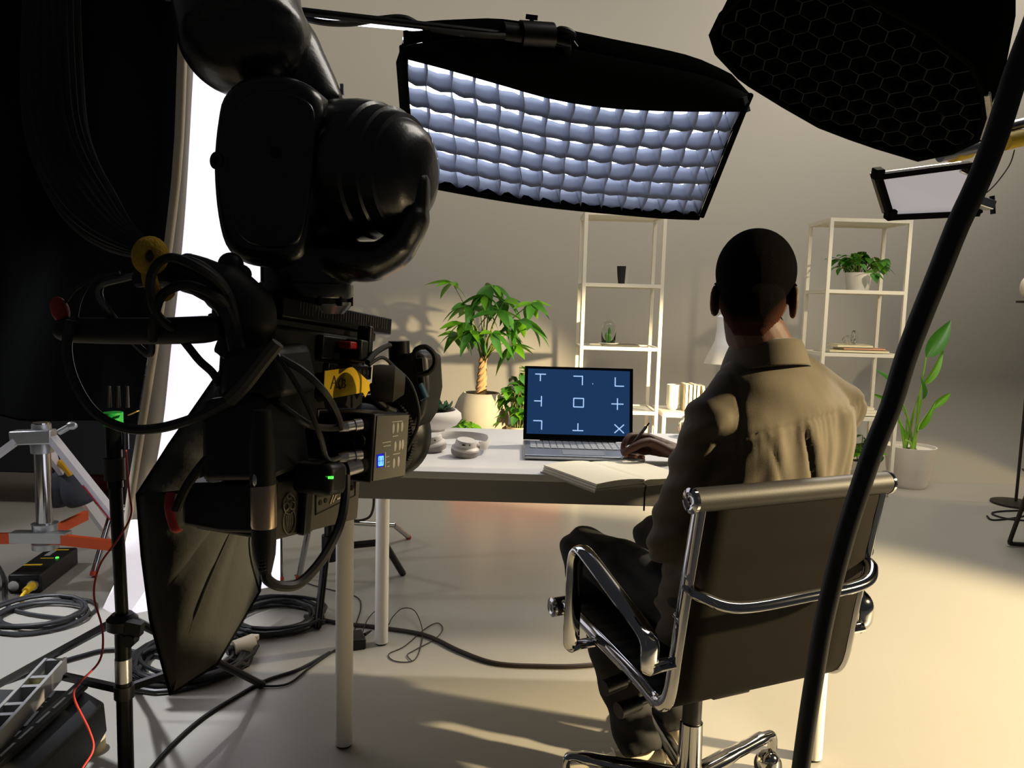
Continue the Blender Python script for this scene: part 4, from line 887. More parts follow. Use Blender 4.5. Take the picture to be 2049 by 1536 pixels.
# foreground light stand
sp_ = P(245, 1245, 1.70); SXs, SYs = sp_.x, 1.70
ls = thing('light_stand', 'black light stand with green tape beside the softbox', 'stand', (SXs, SYs, 0))
zc = sp_.z; zbr = P(245, 1382, SYs).z; ztop = P(245, 850, SYs).z
MB().cyl((SXs, SYs, .03), (SXs, SYs, zc + .01), .0175, n=18).build('lower_tube', M_black_metal, ls)
MB().cyl((SXs, SYs, zc), (SXs - .008, SYs, P(245, 975, SYs).z), .0140, n=18).build('middle_tube', M_black_metal, ls)
MB().cyl((SXs - .008, SYs, P(245, 975, SYs).z), (SXs - .010, SYs, ztop), .0165, n=18).build('upper_tube', mat('polished_black_steel', '2a2c2e', .15, .9), ls)
MB().cyl((SXs + .012, SYs + .01, P(245, 900, SYs).z), (SXs + .012, SYs + .01, ztop), .007, n=12).build('chrome_rod', M_chrome, ls)
MB().lathe([(.022, 0), (.022, .05)], (SXs - .009, SYs, P(245, 960, SYs).z), n=18).build('lock_collar', M_black, ls)
MB().cyl((SXs - .009, SYs, P(245, 852, SYs).z), (SXs - .009, SYs, P(245, 825, SYs).z), .0205, n=20).build('green_tape', mat('green_tape', '1f9a3c', .5), ls, label='band of bright green tape')
MB().bar(P(258, 830, SYs - .02), P(276, 822, SYs - .02), .012, .002).build('tape_tail', M_yt, ls)
for x in (218, 236, 254): MB().cyl(P(x, 815, SYs), P(x, 772, SYs), .006, .004, 8).build('plug', M_black, ls)
MB().lathe([(.020, -.01), (.034, 0), (.034, .022), (.022, .034)], (SXs, SYs, zc - .012), n=20).build('collar', M_black, ls)
MB().bar((SXs + .02, SYs - .02, zc), (SXs + .055, SYs - .02, zc - .006), .022, .03).cyl((SXs + .03, SYs - .035, zc - .03), (SXs + .03, SYs - .01, zc - .03), .014, n=12).build('tightening_knob', M_black, ls)
MB().cyl((SXs + .0, SYs - .001, zc - .14), (SXs + .0, SYs - .001, zc - .085), .0182, n=18).build('sticker', M_steel, ls)
feet = [G(522, 1368, .012), G(-60, 1400, .012), V(SXs * 1.33, SYs * 1.33, .012)]
for f in feet:
    MB().tube([V(SXs, SYs, zc - .005) + (f - V(SXs, SYs, f.z)).normalized() * .03, f], .0105, 10).build('leg', M_black_metal, ls)
    m2 = V(SXs, SYs, zc).lerp(f, .55); MB().bar(V(SXs, SYs, zbr) + (f - V(SXs, SYs, f.z)).normalized() * .02, m2, .014, .016).build('brace', M_black_metal, ls)
    MB().ell(f, (.014, .014, .012), nu=10, nv=6).build('foot', M_rub, ls)
MB().lathe([(.022, 0), (.022, .03)], (SXs, SYs, zbr - .015), n=18).build('brace_collar', M_black, ls)
cable('red_wire', 'thin red and black wire hanging from the light stand', [P(252, 900, 1.66), P(258, 980, 1.65), P(262, 1030, 1.64), P(235, 1080, 1.62), P(200, 1130, 1.6), P(188, 1190, 1.58), P(205, 1260, 1.55), P(200, 1320, 1.52), P(160, 1365, 1.46), P(148, 1395, 1.42), P(178, 1460, 1.38), P(186, 1500, 1.35), P(160, 1545, 1.32), P(140, 1600, 1.3)], .0022, mat('red_wire', 'b8403c', .5))
# big chrome stand with orange braces
by_ = 2.95; c0 = P(88, 1000, by_)
cs_ = thing('steel_stand', 'heavy chrome stand with orange braces at the left edge', 'stand', (c0.x, by_, 0))
z = lambda y: P(88, y, by_).z
MB().cyl((c0.x, by_, z(1096)), (c0.x, by_, z(845)), .030, n=24).build('column', M_chrome, cs_)
M_cast = mat('cast_aluminium', 'b4b6b8', .4, .8)
MB().lathe([(.040, z(905)), (.042, z(885)), (.036, z(880)), (.034, z(848))], (c0.x, by_, 0), n=24).build('top_collar', M_cast, cs_)
MB().bar((c0.x - .10, by_ - .02, z(875)), (c0.x + .06, by_ - .02, z(870)), .05, .055).build('leg_bracket', M_cast, cs_, bevel=.006)
MB().lathe([(.048, z(1096)), (.048, z(1085)), (.040, z(1080)), (.046, z(1048)), (.048, z(1046))], (c0.x, by_, 0), n=24).bar((c0.x - .11, by_ - .03, z(1070)), (c0.x + .11, by_ - .03, z(1068)), .05, .04).build('lower_collar', M_cast, cs_)
MB().cyl((c0.x + .08, by_ - .02, z(862)), (c0.x + .12, by_ - .02, z(850)), .012, n=10).ell((c0.x + .13, by_ - .02, z(848)), (.022, .012, .016)).build('wing_screw', M_cast, cs_)
zl = z(872)
for fx, fy, mm in ((-.80, by_ - .12, M_white), (-.02, by_ + .55, M_steel), (.56, by_ - .10, M_white)):
    a = V(c0.x + (.05 if fx > .1 else -.06 if fx < -.1 else 0), by_ - .02, zl); f = V(c0.x + fx, fy, .02)
    lg = MB().bar(a, f, .022, .045, (0, -1, 0)).build('leg', mat('white_gloss_tube', 'e4e2ea', .25, .2, var=.02), cs_)
    if fx > .1: MB().bar(a.lerp(f, .28) + V(0, -.014, -.012), a.lerp(f, .62) + V(0, -.014, -.012), .004, .026, (0, -1, 0)).build('red_stripe', mat('red_tape', 'a32430', .5), lg)
    m2 = a.lerp(f, .62); MB().bar(V(c0.x, by_ - .03, z(1070)), V(m2.x, m2.y - .02, z(1074)), .02, .040).build('orange_brace', M_orange, cs_)
    MB().ell(f, (.025, .025, .02), nu=12, nv=8).build('foot', M_rub, cs_)
# sandbag over the stand leg
sg = MB(); yb = 3.12
for (a, b, r0) in (((128, 940), (112, 1010), 42), ((140, 935), (168, 1010), 36)):
    A, B = P(*a, yb), P(*b, yb); sg.tube(smooth_pts([A, A.lerp(B, .4), A.lerp(B, .8), B], 4), [.03, .04, .055, .065, .075, .08, .085, .085, .085, .08, .07, .06, .03], 14, flat=(1, .7))
sgt = thing('sandbag', 'dark grey double sandbag with a yellow tie on the steel stand', 'sandbag', P(140, 1030, yb)); remesh(sg, 'bag', mat('dark_grey_canvas', '3a3d44', .9, var=.1, bump=.2, bscale=200), sgt, .008, 3)
MB().tube(smooth_pts([P(122, 925, yb - .07), P(132, 935, yb - .09), P(142, 948, yb - .08)], 4), .016, 8).build('yellow_tie', mat('yellow_strap', 'e0a820', .6), sgt)
MB().tube(smooth_pts([P(104, 880, yb - .10), P(112, 910, yb - .08), P(122, 930, yb - .05), P(130, 950, yb)], 4), .012, 8, flat=(1, .3)).build('strap', mat('dark_grey_canvas'), sgt)
# battery block
b0, b1, b2 = G(16, 1188), G(72, 1196), G(158, 1128); bt = thing('battery_block', 'black battery block with yellow print and a green light on the floor', 'battery', (b0 + b2) / 2)
M_by = mat('yellow_print', 'd8b020', .5, var=0); wv = b1 - b0; lv = b2 - b1; lv = lv.normalized() * .34; wv = (wv - lv.normalized() * wv.dot(lv.normalized())).normalized() * .12
MB().prism([b0, b0 + wv, b0 + wv + lv, b0 + lv], (0, 0, .075)).build('housing', M_black, bt, bevel=.008)
tp = lambda a, b, zz=.0762: b0 + wv * a + lv * b + V(0, 0, zz)
for a, b, ww, hh in ((.35, .30, .07, .05), (.5, .55, .05, .02), (.55, .86, .07, .03)): MB().prism([tp(a - ww * 4, b), tp(a + ww * 4, b), tp(a + ww * 4, b + hh), tp(a - ww * 4, b + hh)], (0, 0, .001)).build('yellow_print', M_by, bt)
for k in range(4): MB().prism([tp(.28, .66 + .05 * k), tp(.46, .66 + .05 * k), tp(.46, .69 + .05 * k), tp(.28, .69 + .05 * k)], (0, 0, .001)).build('pale_print', mat('white_print', 'a8acac', .5, var=0), bt)
MB().ell(tp(.8, .58), (.007, .007, .004), nu=10, nv=6).build('green_light', mat('green_led', '20ff30', .4, var=0, emit='40ff40', estr=3), bt)
for q in (.22, .78): MB().lathe([(.020, 0), (.020, .012)], b0 + wv * q - lv * .0 + V(0, 0, .035), -lv, 16).build('socket', M_steel, bt)
MB().tube([b0 + wv * .78 - lv * .02 + V(0, 0, .035), b0 + wv * .74 - lv * .16 + V(0, 0, .030)], [.016, .014], 12).build('plug', M_by, bt)
MB().tube(smooth_pts([b0 + wv * .74 - lv * .16 + V(0, 0, .03), b0 + wv * .72 - lv * .26 + V(0, 0, .015), b0 + wv * .9 - lv * .36 + V(0, 0, .005)], 4), .006, 8).build('plug_tail', M_by, bt)
# coiled cables and floor runs
def coil(label, c, r, loops, wire, m, sq=1.0, seed=1, tail=None):
    random.seed(seed); pts = []; rr_ = r
    for i in range(loops * 20):
        a = 2 * PI * i / 20; k = i / 20; jit = 1 + .10 * math.sin(k * 2.3 + seed) + .04 * math.sin(a * 3 + k)
        pts.append(V(c.x + r * jit * math.cos(a) + .02 * math.sin(k * 1.9), c.y + r * sq * jit * math.sin(a) + .02 * math.cos(k * 2.7), wire + wire * 1.1 * (k % 4) + wire * .4 * math.sin(a * 2 + k)))
    if tail: pts += smooth_pts([pts[-1]] + tail, 6)[1:]
    return tag(MB().tube(pts, wire, 7).build('coiled_cable', m), label, 'cable', 'coiled cables on the floor')
M_cab = mat('grey_black_cable', '2c2d30', .5, var=.1)
coil('loosely coiled grey cable on the floor by the battery block', G(78, 1236), .155, 5, .0065, M_cab, .9, 1, [G(20, 1215, .01), G(5, 1150, .01), G(-30, 1090, .01)])
coil('thick coiled black cable under the tip of the black softbox', G(378, 1328), .165, 13, .0068, mat('black_cable', '1a1b1d', .4), .95, 4, [G(250, 1300, .01), G(150, 1315, .01), G(0, 1365, .01), G(-60, 1380, .01)])
coil('coiled black cable behind the camera left of the desk leg', G(550, 1242), .155, 9, .0065, mat('black_cable'), .95, 9)
cable('power_cable', 'thick black power cable running under the desk to the chair', [G(610, 1232, .008), G(680, 1246, .008), G(760, 1255, .008), G(850, 1270, .008), G(920, 1302, .008), G(990, 1326, .008), G(1080, 1332, .008), G(1180, 1330, .008), G(1320, 1310, .008)], .0075, mat('brown_black_cable', '2a211c', .5))
cable('adapter_lead', 'thin black lead from the stand foot to the power adapter', [G(520, 1372, .005), G(575, 1368, .005), G(620, 1335, .005), G(668, 1302, .005), G(695, 1293, .006)], .0035, M_rub)
cable('signal_cable', 'black cable curving across the floor at the bottom left', [G(255, 1600, .006), G(330, 1505, .006), G(400, 1440, .006), G(470, 1395, .006), G(530, 1362, .006), G(600, 1338, .006), G(660, 1305, .006)], .0055, M_rub)
thin = mat('thin_dark_wire', '2a2622', .6)
cable('headphone_wire', 'thin tangled wire looping beside the rear desk leg', [G(722, 1278, .003), G(735, 1240, .02), G(756, 1222, .02), G(775, 1250, .003), G(785, 1235, .02), G(805, 1217, .03), G(830, 1222, .03), G(845, 1260, .01), G(840, 1300, .003), G(825, 1322, .003), G(790, 1322, .003), G(778, 1308, .003), G(810, 1292, .003), G(850, 1258, .004), G(875, 1246, .004), G(886, 1258, .004), G(870, 1278, .004), G(830, 1300, .004), G(815, 1310, .004), G(824, 1322, .004)], .0018, thin)
cable('thin_wire', 'thin wire running behind the near desk leg', [G(590, 1150, .003), G(620, 1168, .003), G(680, 1184, .003), G(715, 1195, .003), G(722, 1215, .003), G(712, 1250, .003), G(708, 1275, .003)], .0022, thin)
cable('cable_drop', 'thin dark cable hanging below the camera near the desk legs', [P(742, 960, 2.3), P(748, 1000, 2.3), P(742, 1030, 2.3), P(725, 1040, 2.3), P(705, 1040, 2.3), P(690, 1030, 2.3), P(680, 990, 2.3)], .004, thin)
ad = G(712, 1290); adp = thing('power_adapter', 'small black power adapter on the floor by the near desk leg', 'adapter', ad)
MB().box(ad + V(0, 0, .018), (.055, .085, .036), rotz(.35)).build('body', M_black, adp, bevel=.004); MB().cyl(ad + V(.02, .05, .015), ad + V(.035, .09, .012), .006, .003, 8).build('strain_relief', M_rub, adp)
wp = G(490, 1312); plg = thing('white_plug', 'white plug end lying beside the thick coil', 'plug', wp)
MB().cyl(wp + V(-.03, -.02, .032), wp + V(.02, .025, .034), .026, .030, 18).build('shell', mat('cream_plastic', 'e8ddc0', .5), plg); MB().cyl(wp + V(-.045, -.035, .030), wp + V(-.03, -.02, .032), .014, n=12).build('pin_face', M_black, plg); MB().box(wp + V(.02, .03, .05), (.03, .02, .018)).build('clip', mat('cream_plastic'), plg, bevel=.003)
# stands seen between camera and desk
def bent_stand(name, label, hubp, legs, m, tipm, r, group=None):
    t = thing(name, label, 'stand', (hubp.x, hubp.y, 0), group)
    MB().cyl(hubp + V(0, 0, -.05), hubp + V(0, 0, .55), r * 1.5, n=16).build('column', m, t); MB().lathe([(r * 2.2, -.05), (r * 2.2, .05)], hubp, n=16).build('hub', M_black_metal, t)
    for kn_, ft in legs:
        sp2 = smooth_pts([hubp + (kn_ - hubp).normalized() * .02, hubp.lerp(kn_, .9), kn_, kn_.lerp(ft, .15), ft], 5); MB().tube(sp2, r, 12).build('leg', m, t)
        if tipm: MB().cyl(ft.lerp(kn_, .06), ft + V(0, 0, -.004), r * 1.12, n=12).build('leg_tip', tipm, t)
hb_ = P(612, 1040, 3.30)
bent_stand('c_stand', 'chrome stand with red leg tips behind the camera', hb_, [(P(560, 1062, 3.15), G(561, 1160, .01)), (P(618, 1056, 3.05), G(598, 1155, .01)), (P(788, 1050, 3.55), G(818, 1074, .01))], M_chrome, M_redtip, .0125)
hb2 = P(660, 1095, 2.92)
bent_stand('black_stand', 'black bent-leg stand behind the near desk leg', hb2, [(P(650, 1125, 2.75), G(635, 1256, .008)), (P(768, 1084, 3.02), G(806, 1147, .008))], mat('black_gloss_tube', '101112', .25, .5), None, .0145)
bent_stand('c_stand', 'chrome bent-leg stand with a red tip beside the orange brace', P(300, 1000, 3.3), [(P(222, 1028, 3.2), G(186, 1150, .01))], M_chrome, M_redtip, .0125)
# case, spirit level and small things at the bottom left
a0, a1 = G(-60, 1590, .20), G(168, 1380, .20); ca = thing('equipment_case', 'black equipment case at the bottom left corner', 'case', ((a0 + a1) / 2).xy.to_3d())
ev = (a1 - a0).normalized(); sv = V(ev.y, -ev.x, 0)
MB().prism([a0 - sv * .30, a0, a0 + sv * .05 + V(0, 0, -.03), a0 + sv * .055 + V(0, 0, -.10), a0 + V(0, 0, -.198), a0 - sv * .30 + V(0, 0, -.198)], a1 - a0).build('shell', mat('dark_case_plastic', '26282a', .55, var=.08), ca, bevel=.006)
rl_ = MB().bar(a0 + V(0, 0, .012) - sv * .004, a1 + V(0, 0, .012) - sv * .004, .030, .014).build('slotted_rail', M_black_metal, ca, bevel=.002)
for k in range(6): MB().bar(a0.lerp(a1, .08 + .155 * k) + V(0, 0, .0185) - sv * .004, a0.lerp(a1, .20 + .155 * k) + V(0, 0, .0185) - sv * .004, .006, .003).build('rail_slot', M_steel, rl_)
MB().bar(a0 - sv * .06 + V(0, 0, .012), a1 - sv * .10 + V(0, 0, .012) - ev * .1, .05, .02).build('lid_rib', mat('dark_case_plastic'), ca, bevel=.003)
v0, v1 = G(-40, 1500, .235), G(112, 1332, .235); lv_ = thing('spirit_level', 'grey spirit level lying across the equipment case', 'spirit level', v0.lerp(v1, .5))
le = (v1 - v0).normalized(); lsd = V(le.y, -le.x, 0); M_lvl = mat('grey_level_metal', 'a2a2a2', .45, .5)
for q in (-.022, .022): MB().bar(v0 + lsd * q, v1 + lsd * q, .008, .045).build('rail', M_lvl, lv_, bevel=.001)
for t in (.0, .28, .40, .62, .74, .985): MB().bar(v0.lerp(v1, t) - lsd * .022, v0.lerp(v1, t) + lsd * .022, .012, .040).build('web', M_lvl, lv_)
MB().cyl(v0.lerp(v1, .68) - lsd * .018, v0.lerp(v1, .68) + lsd * .018, .009, n=12).build('vial', mat('yellow_vial', 'c8c060', .2, trans=.4), lv_)
tr_ = G(182, 1500); tpz = thing('tape_roll', 'small roll of pale wooden tape on the floor by the case', 'tape', tr_)
MB().lathe([(.016, 0), (.034, 0), (.034, .030), (.016, .030), (.016, 0)], tr_ , n=24, cap=False).build('roll', mat('pale_tape', 'cfb88a', .6), tpz)
# dark table and timber behind the left stands
dt = thing('draped_table', 'table under a dark cloth behind the left stands', 'table', (-2.55, 4.35, 0))
zb0 = P(60, 938, 4.2).z
MB().box((-2.75, 4.35, (zb0 + .74) / 2), (1.45, .5, .74 - zb0)).build('cloth', mat('dark_blue_cloth', '23262b', .9), dt, bevel=.01)
for x in (-3.3, -2.15): MB().box((x, 4.2, zb0 / 2 + .01), (.05, .05, zb0 + .02)).build('leg', M_black, dt)
tb = thing('timber_rack', 'low pale timber rack at the far left behind the dark table', 'rack', (-2.7, 4.95, 0)); M_tim = mat('pale_timber', 'a89670', .7, var=.15)
for z_ in (.06, .20, .32): MB().box((-2.7, 4.95, z_), (2.0, .04, .035)).build('rail', M_tim, tb)
for x in (-3.5, -3.1, -2.7, -2.3, -1.9): MB().box((x, 4.99, .18), (.05, .03, .36)).build('post', M_tim, tb)
rc = G(215, 985); tag(MB().box(rc + V(0, .1, .05), (.34, .2, .10)).build('red_case', mat('dark_red_case', '7a2320', .6), bevel=.01), 'low dark red case on the floor behind the stands', 'case')

# unseen flag added to trim the key light, standing beyond the right frame edge
fg = thing('lighting_flag', 'unseen black flag added beyond the right frame edge to cut the key light', 'flag', (3.4, 2.6, 0))
def onflag(x, y): t = (KEY.x - 3.4) / (KEY.x - x); return V(3.4, KEY.y + (y - KEY.y) * t, KEY.z * (1 - t))
fe = [onflag(2.6, 4.8), onflag(.30, 2.42), onflag(-.20, 2.2), onflag(-4.0, 2.25)]
MB().prism(fe + [V(3.4, fe[-1].y, 2.7), V(3.4, 3.75, 2.7), V(3.4, 3.75, fe[0].z)], (.012, 0, 0)).build('panel', M_black_cloth, fg)
MB().cyl((3.43, 3.3, .02), (3.43, 3.3, 2.7), .015, n=14).build('column', M_black_metal, fg)
for a in (.4, 2.5, 4.6): MB().tube([V(3.43, 3.3, .35), V(3.43 + .4 * math.cos(a), 3.3 + .4 * math.sin(a), .01)], .011, 10).build('leg', M_black_metal, fg)
# ================================================================== robot arm
ry = 1.06
rob = thing('robot_arm', 'glossy black robot arm reaching down to the film camera', 'robot arm', P(560, 300, ry))
mb = MB()
mb.tube(smooth_pts([P(440, -330, 1.16), P(462, -120, 1.12), P(476, 10, 1.09), P(492, 90, 1.07)], 6), [.085] * 12 + [.084] * 7, 24)
mb.ell(P(488, 70, 1.08), (.087, .080, .082), nu=28, nv=18)
mb.tube(smooth_pts([P(500, 40, 1.10), P(575, 120, 1.12), P(640, 230, 1.12)], 6), [.060, .060, .060, .060, .058, .056, .054, .050, .048, .046, .044, .042, .040], 20)
remesh(mb, 'forearm', M_gloss, rob, .006, 6)
cvp = [(437, 190), (470, 155), (520, 142), (570, 146), (612, 164), (634, 192), (636, 260), (630, 350), (617, 440), (606, 495), (590, 522), (555, 534), (510, 532), (470, 520), (441, 488), (426, 430), (419, 360), (419, 300), (426, 235)]
cv = [P(x, y, .985) for x, y in smooth_pts([(a, b, 0) for a, b in cvp], 3, True) for x, y in [(x, y)]] if False else [P(q.x, q.y, .985) for q in smooth_pts([(a, b, 0) for a, b in cvp], 3, True)]
MB().prism(cv, (.010, .135, 0)).build('elbow_cover', M_gloss, rob, bevel=.020, seg=4)
cc_ = sum(cv, V(0, 0, 0)) / len(cv)
inn = [cc_ + (p - cc_) * .80 + V(.010, -.004, 0) for p in cv]
MB().prism(inn, (0, .01, 0)).build('cover_plate', M_gloss, rob, bevel=.003)
MB().lathe([(.011, 0), (.011, .004), (.006, .004), (.005, -.002), (0, -.002)], P(437, 322, .992), (-.5, -1, 0), 18, cap=False).build('plug_hole', M_black, rob)
MB().lathe([(.008, 0), (.007, .003), (0, .003)], P(553, 305, .983), (0, -1, 0), 16, cap=False).build('screw', M_black_metal, rob)
MB().tube([p + V(.012, .112, 0) + (p - cc_) * .012 for p in cv], .003, 6, closed=True).build('gasket', M_black, rob)
da = (P(838, 345, 1.03) - P(630, 335, 1.10)); dl = da.length
MB().lathe([(.088, 0), (.092, dl * .18), (.093, dl * .42), (.090, dl * .58), (.086, dl * .60), (.084, dl * .72), (.080, dl * .73), (.076, dl * .82), (.070, dl * .83), (.060, dl * .93), (.040, dl * .985), (0, dl)], P(640, 338, 1.10), da, 48).build('wrist_drum', M_gloss, rob, smooth=40)
mb = MB()
mb.tube(smooth_pts([P(826, 300, 1.05), P(838, 360, 1.05), P(832, 430, 1.05), P(802, 490, 1.05), P(752, 522, 1.05), P(690, 520, 1.05), P(640, 505, 1.06)], 6), [.016] * 6 + [.020] * 6 + [.026] * 6 + [.030] * 6 + [.034] * 13, 18, up=(0, 1, 0), flat=(.8, 1.5))
mb.tube(smooth_pts([P(635, 420, 1.08), P(650, 470, 1.07), P(632, 515, 1.06), P(615, 535, 1.06)], 5), [.034] * 5 + [.045] * 5 + [.058] * 6, 20)
mb.cyl(P(615, 505, 1.06), P(614, 540, 1.06), .060, n=36)
remesh(mb, 'wrist_yoke', M_gloss, rob, .005, 5)
MB().lathe([(.0615, -.034), (.0625, -.032), (.0625, -.016), (.0605, -.014), (.0605, .006), (.058, .016)], P(614, 545, 1.06), n=40).build('tool_flange', M_gloss, rob)
fr_ = MB().lathe([(.056, -.042), (.058, -.040), (.058, -.033)], P(614, 545, 1.06), n=40).build('flange_ring', M_black_metal, rob)
for k in range(12):
    a = 2 * PI * k / 12; p = P(614, 545, 1.06) + V(.060 * math.cos(a), .060 * math.sin(a), -.044); MB().cyl(p, p + V(0, 0, .012), .0035, n=8).build('bolt', M_black_metal, fr_)
MB().lathe([(.030, 0), (.042, .012), (.042, .016)], P(614, 545, 1.06) + V(.02, 0, -.055), n=24).build('tool_plate', M_steel, rob)
text('6', 'axis_number', M_black, rob, P(691, 503, 1.015), (1, .05, 0), (0, 0, 1), .022, .0012)

# ================================================================== film camera under the robot
ra = V(.352, .936, -.11).normalized(); rs_ = V(.936, -.352, 0).normalized(); O = P(566, 612, .95)
cam_ = thing('film_camera', 'black film camera rig with a yellow tag hanging from the robot arm', 'camera', P(620, 900, 1.0))
def rp(A, Sd, z): return V(O.x, O.y, 0) + ra * A + rs_ * Sd + V(0, 0, z)
def zy(y, A=0.0):
    q = V(O.x, O.y, 0) + ra * A; return P(1024 + 1540 * q.x / q.y, y, q.y).z
RR = Matrix((rs_, ra, rs_.cross(ra))).transposed()
def rbox(A0, A1, S0, S1, z0, z1): return MB().box(rp((A0 + A1) / 2, (S0 + S1) / 2, (z0 + z1) / 2), (abs(S1 - S0), A1 - A0, z1 - z0), RR)
pl = rbox(0, .27, -.11, 0, zy(634), zy(592)).build('dovetail_plate', M_black_metal, cam_, bevel=.002)
M_tick = mat('grey_engraving', '6a6a68', .6, var=0)
for k in range(34): rbox(.035 + k * .0066, .0355 + k * .0066, 0, .0006, zy(612) - (.006 if k % 5 else .0), zy(596)).build('scale_tick', M_tick, pl, smooth=0)
rbox(-.02, .24, -.10, -.01, zy(655), zy(634)).build('wedge_plate', M_black, cam_, bevel=.003)
z0, z1 = zy(703, .12), zy(655, .12)
rbox(.075, .185, -.09, .006, z0, z1).build('quick_release', M_black_metal, cam_, bevel=.003)
MB().box(rp(.135, .020, (z0 + z1) / 2), (.028, .020, .030), RR).build('release_lever', M_black, cam_, bevel=.003)
MB().box(rp(.120, .018, (z0 + z1) / 2 + .006), (.020, .022, .010), RR).build('red_button', mat('red_plastic', 'a01c1c', .4), cam_, bevel=.002)
MB().box(rp(.165, .016, (z0 + z1) / 2 + .012), (.022, .012, .050), RR).build('lever_handle', M_black, cam_, bevel=.003)
z0, z1 = zy(735, .14), zy(706, .14)
cp_ = rbox(.092, .205, -.08, .004, z0, z1).build('cheese_plate', M_black_metal, cam_, bevel=.002)
for k in range(9): MB().lathe([(.0042, 0), (.0042, .0008)], rp(.100 + k * .0118, .0038, (z0 + z1) / 2), rs_, 14).build('threaded_hole', mat('deep_black', '020202', .9, var=0), cp_)
rbox(-.02, .20, -.085, -.004, zy(840, .05), zy(650, .0)).build('camera_body', M_black, cam_, bevel=.006)
rbox(-.03, .16, -.085, -.012, zy(975), zy(835)).build('lower_body', M_black, cam_, bevel=.006)
rbox(.075, .20, -.07, -.002, zy(832, .13), zy(795, .13)).build('top_bracket', M_black_metal, cam_, bevel=.004)
# yellow tag with handwriting
tpn = rp(.1, .008, 0)
tgp = [onplane(x, y, tpn, rs_) for x, y in ((650, 742), (706, 734), (722, 748), (750, 774), (737, 783), (731, 795), (726, 785), (668, 796), (656, 801), (648, 790))]
tg = MB().prism(tgp, -rs_ * .0008).build('yellow_tag', mat('yellow_paper_tape', 'd8b010', .7, var=.04), cam_, smooth=0)
ink = mat('brown_ink', '4a3a10', .7, var=0)
def ip(x, y): return onplane(x, y, tpn, rs_) + rs_ * .0006
for st in ([(661, 778), (665, 764), (668, 752), (671, 763), (673, 776)], [(663, 767), (672, 765)], [(678, 768), (676, 774), (680, 778), (684, 770), (685, 757), (679, 758), (676, 766), (680, 777), (685, 775)], [(686, 761), (689, 758), (690, 764), (687, 767), (691, 769), (689, 775), (685, 775)]):
    MB().tube([ip(*q) for q in st], .0008, 5).build('handwriting', ink, tg)
# control box with grey panel
nb0 = V((745 - 1024.5) / 1540 * 1.0 + .0, 1.0, 0); bzt, bzb = P(745, 828, 1.0).z, P(745, 966, 1.0).z
def bp_(A, Sd, z): return nb0 + ra * A + rs_ * Sd + V(0, 0, z)
MB().box(bp_(.047, -.035, (bzt + bzb) / 2), (.070, .094, bzt - bzb), RR).build('control_box', M_black, cam_, bevel=.003)
pnl = MB().box(bp_(.048, .0008, (bzt + bzb) / 2), (.002, .088, bzt - bzb - .006), RR).build('button_panel', mat('grey_panel', '57544c', .45, var=.04), cam_)
def on_p(u, v, o=.002): return bp_(.006 + .082 * u, o, bzt - .004 - (bzt - bzb - .008) * v)
M_btn = mat('pale_button', '9a978c', .5, var=0)
for u, v in ((.55, .20), (.70, .19), (.85, .18), (.62, .50), (.78, .49), (.58, .78), (.74, .76), (.88, .48)):
    MB().ell(on_p(u, v), (.0012, .0034, .0075), RR, 12, 8).build('button', M_btn, pnl)
for u0, v0, w in ((.50, .09, .36), (.52, .33, .2), (.54, .63, .25), (.18, .42, .3), (.22, .48, .25), (.30, .66, .12), (.34, .75, .1), (.34, .82, .1)): MB().bar(on_p(u0, v0), on_p(u0 + w, v0 - .01), .0008, .0012, (0, 0, 1)).build('printed_line', M_btn, pnl, smooth=0)
MB().prism([on_p(.03, .60), on_p(.22, .59), on_p(.22, .80), on_p(.03, .81)], rs_ * .001).build('display_window', mat('blue_display', '0a1060', .3, var=0, emit='0818c8', estr=.9), pnl)
M_seg = mat('lit_blue_segment', '4070ff', .3, var=0, emit='60a0ff', estr=2.2)
for d0 in (.06, .14):
    for (a, b) in (((0, .64), (0, .70)), ((0, .71), (0, .77)), ((.055, .64), (.055, .70)), ((.055, .71), (.055, .77)), ((0, .635), (.055, .635)), ((0, .775), (.055, .775))):
        MB().bar(on_p(d0 + a[0], a[1], .0035), on_p(d0 + b[0], b[1], .0035), .0013, .0013).build('digit_segment', M_seg, pnl, smooth=0)
MB().bar(on_p(.28, .58), on_p(.28, .82), .003, .002, rs_).build('slider', M_btn, pnl)
# metal connectors on the control box
for y in (852, 912):
    a, b = P(722, y - 3, 1.005), P(676, y + 4, .985)
    MB().tube([a, a.lerp(b, .3), a.lerp(b, .3), a.lerp(b, .62), a.lerp(b, .62), b], [.0085, .0085, .0072, .0072, .0078, .006], 16).build('metal_connector', M_steel, cam_)
MB().tube([P(722, 931, 1.0), P(695, 938, .99)], .0095, 14).build('metal_connector', M_steel, cam_)
MB().tube([P(718 + 11 * math.cos(t), 882 + 12 * math.sin(t), 1.0) for t in [2 * PI * i / 16 for i in range(16)]], .0018, 6, closed=True).build('socket_ring', M_black_metal, cam_)
MB().box(P(640, 955, .95), (.058, .04, .040), RR).build('dark_module', M_black, cam_, bevel=.008)
MB().box(P(662, 955, .925), (.006, .003, .0028)).build('green_light', mat('green_led'), cam_); MB().box(P(655, 954, .926), (.004, .003, .0028)).build('green_light', mat('dim_green_led', '108020', .4, var=0, emit='208020', estr=.6), cam_)
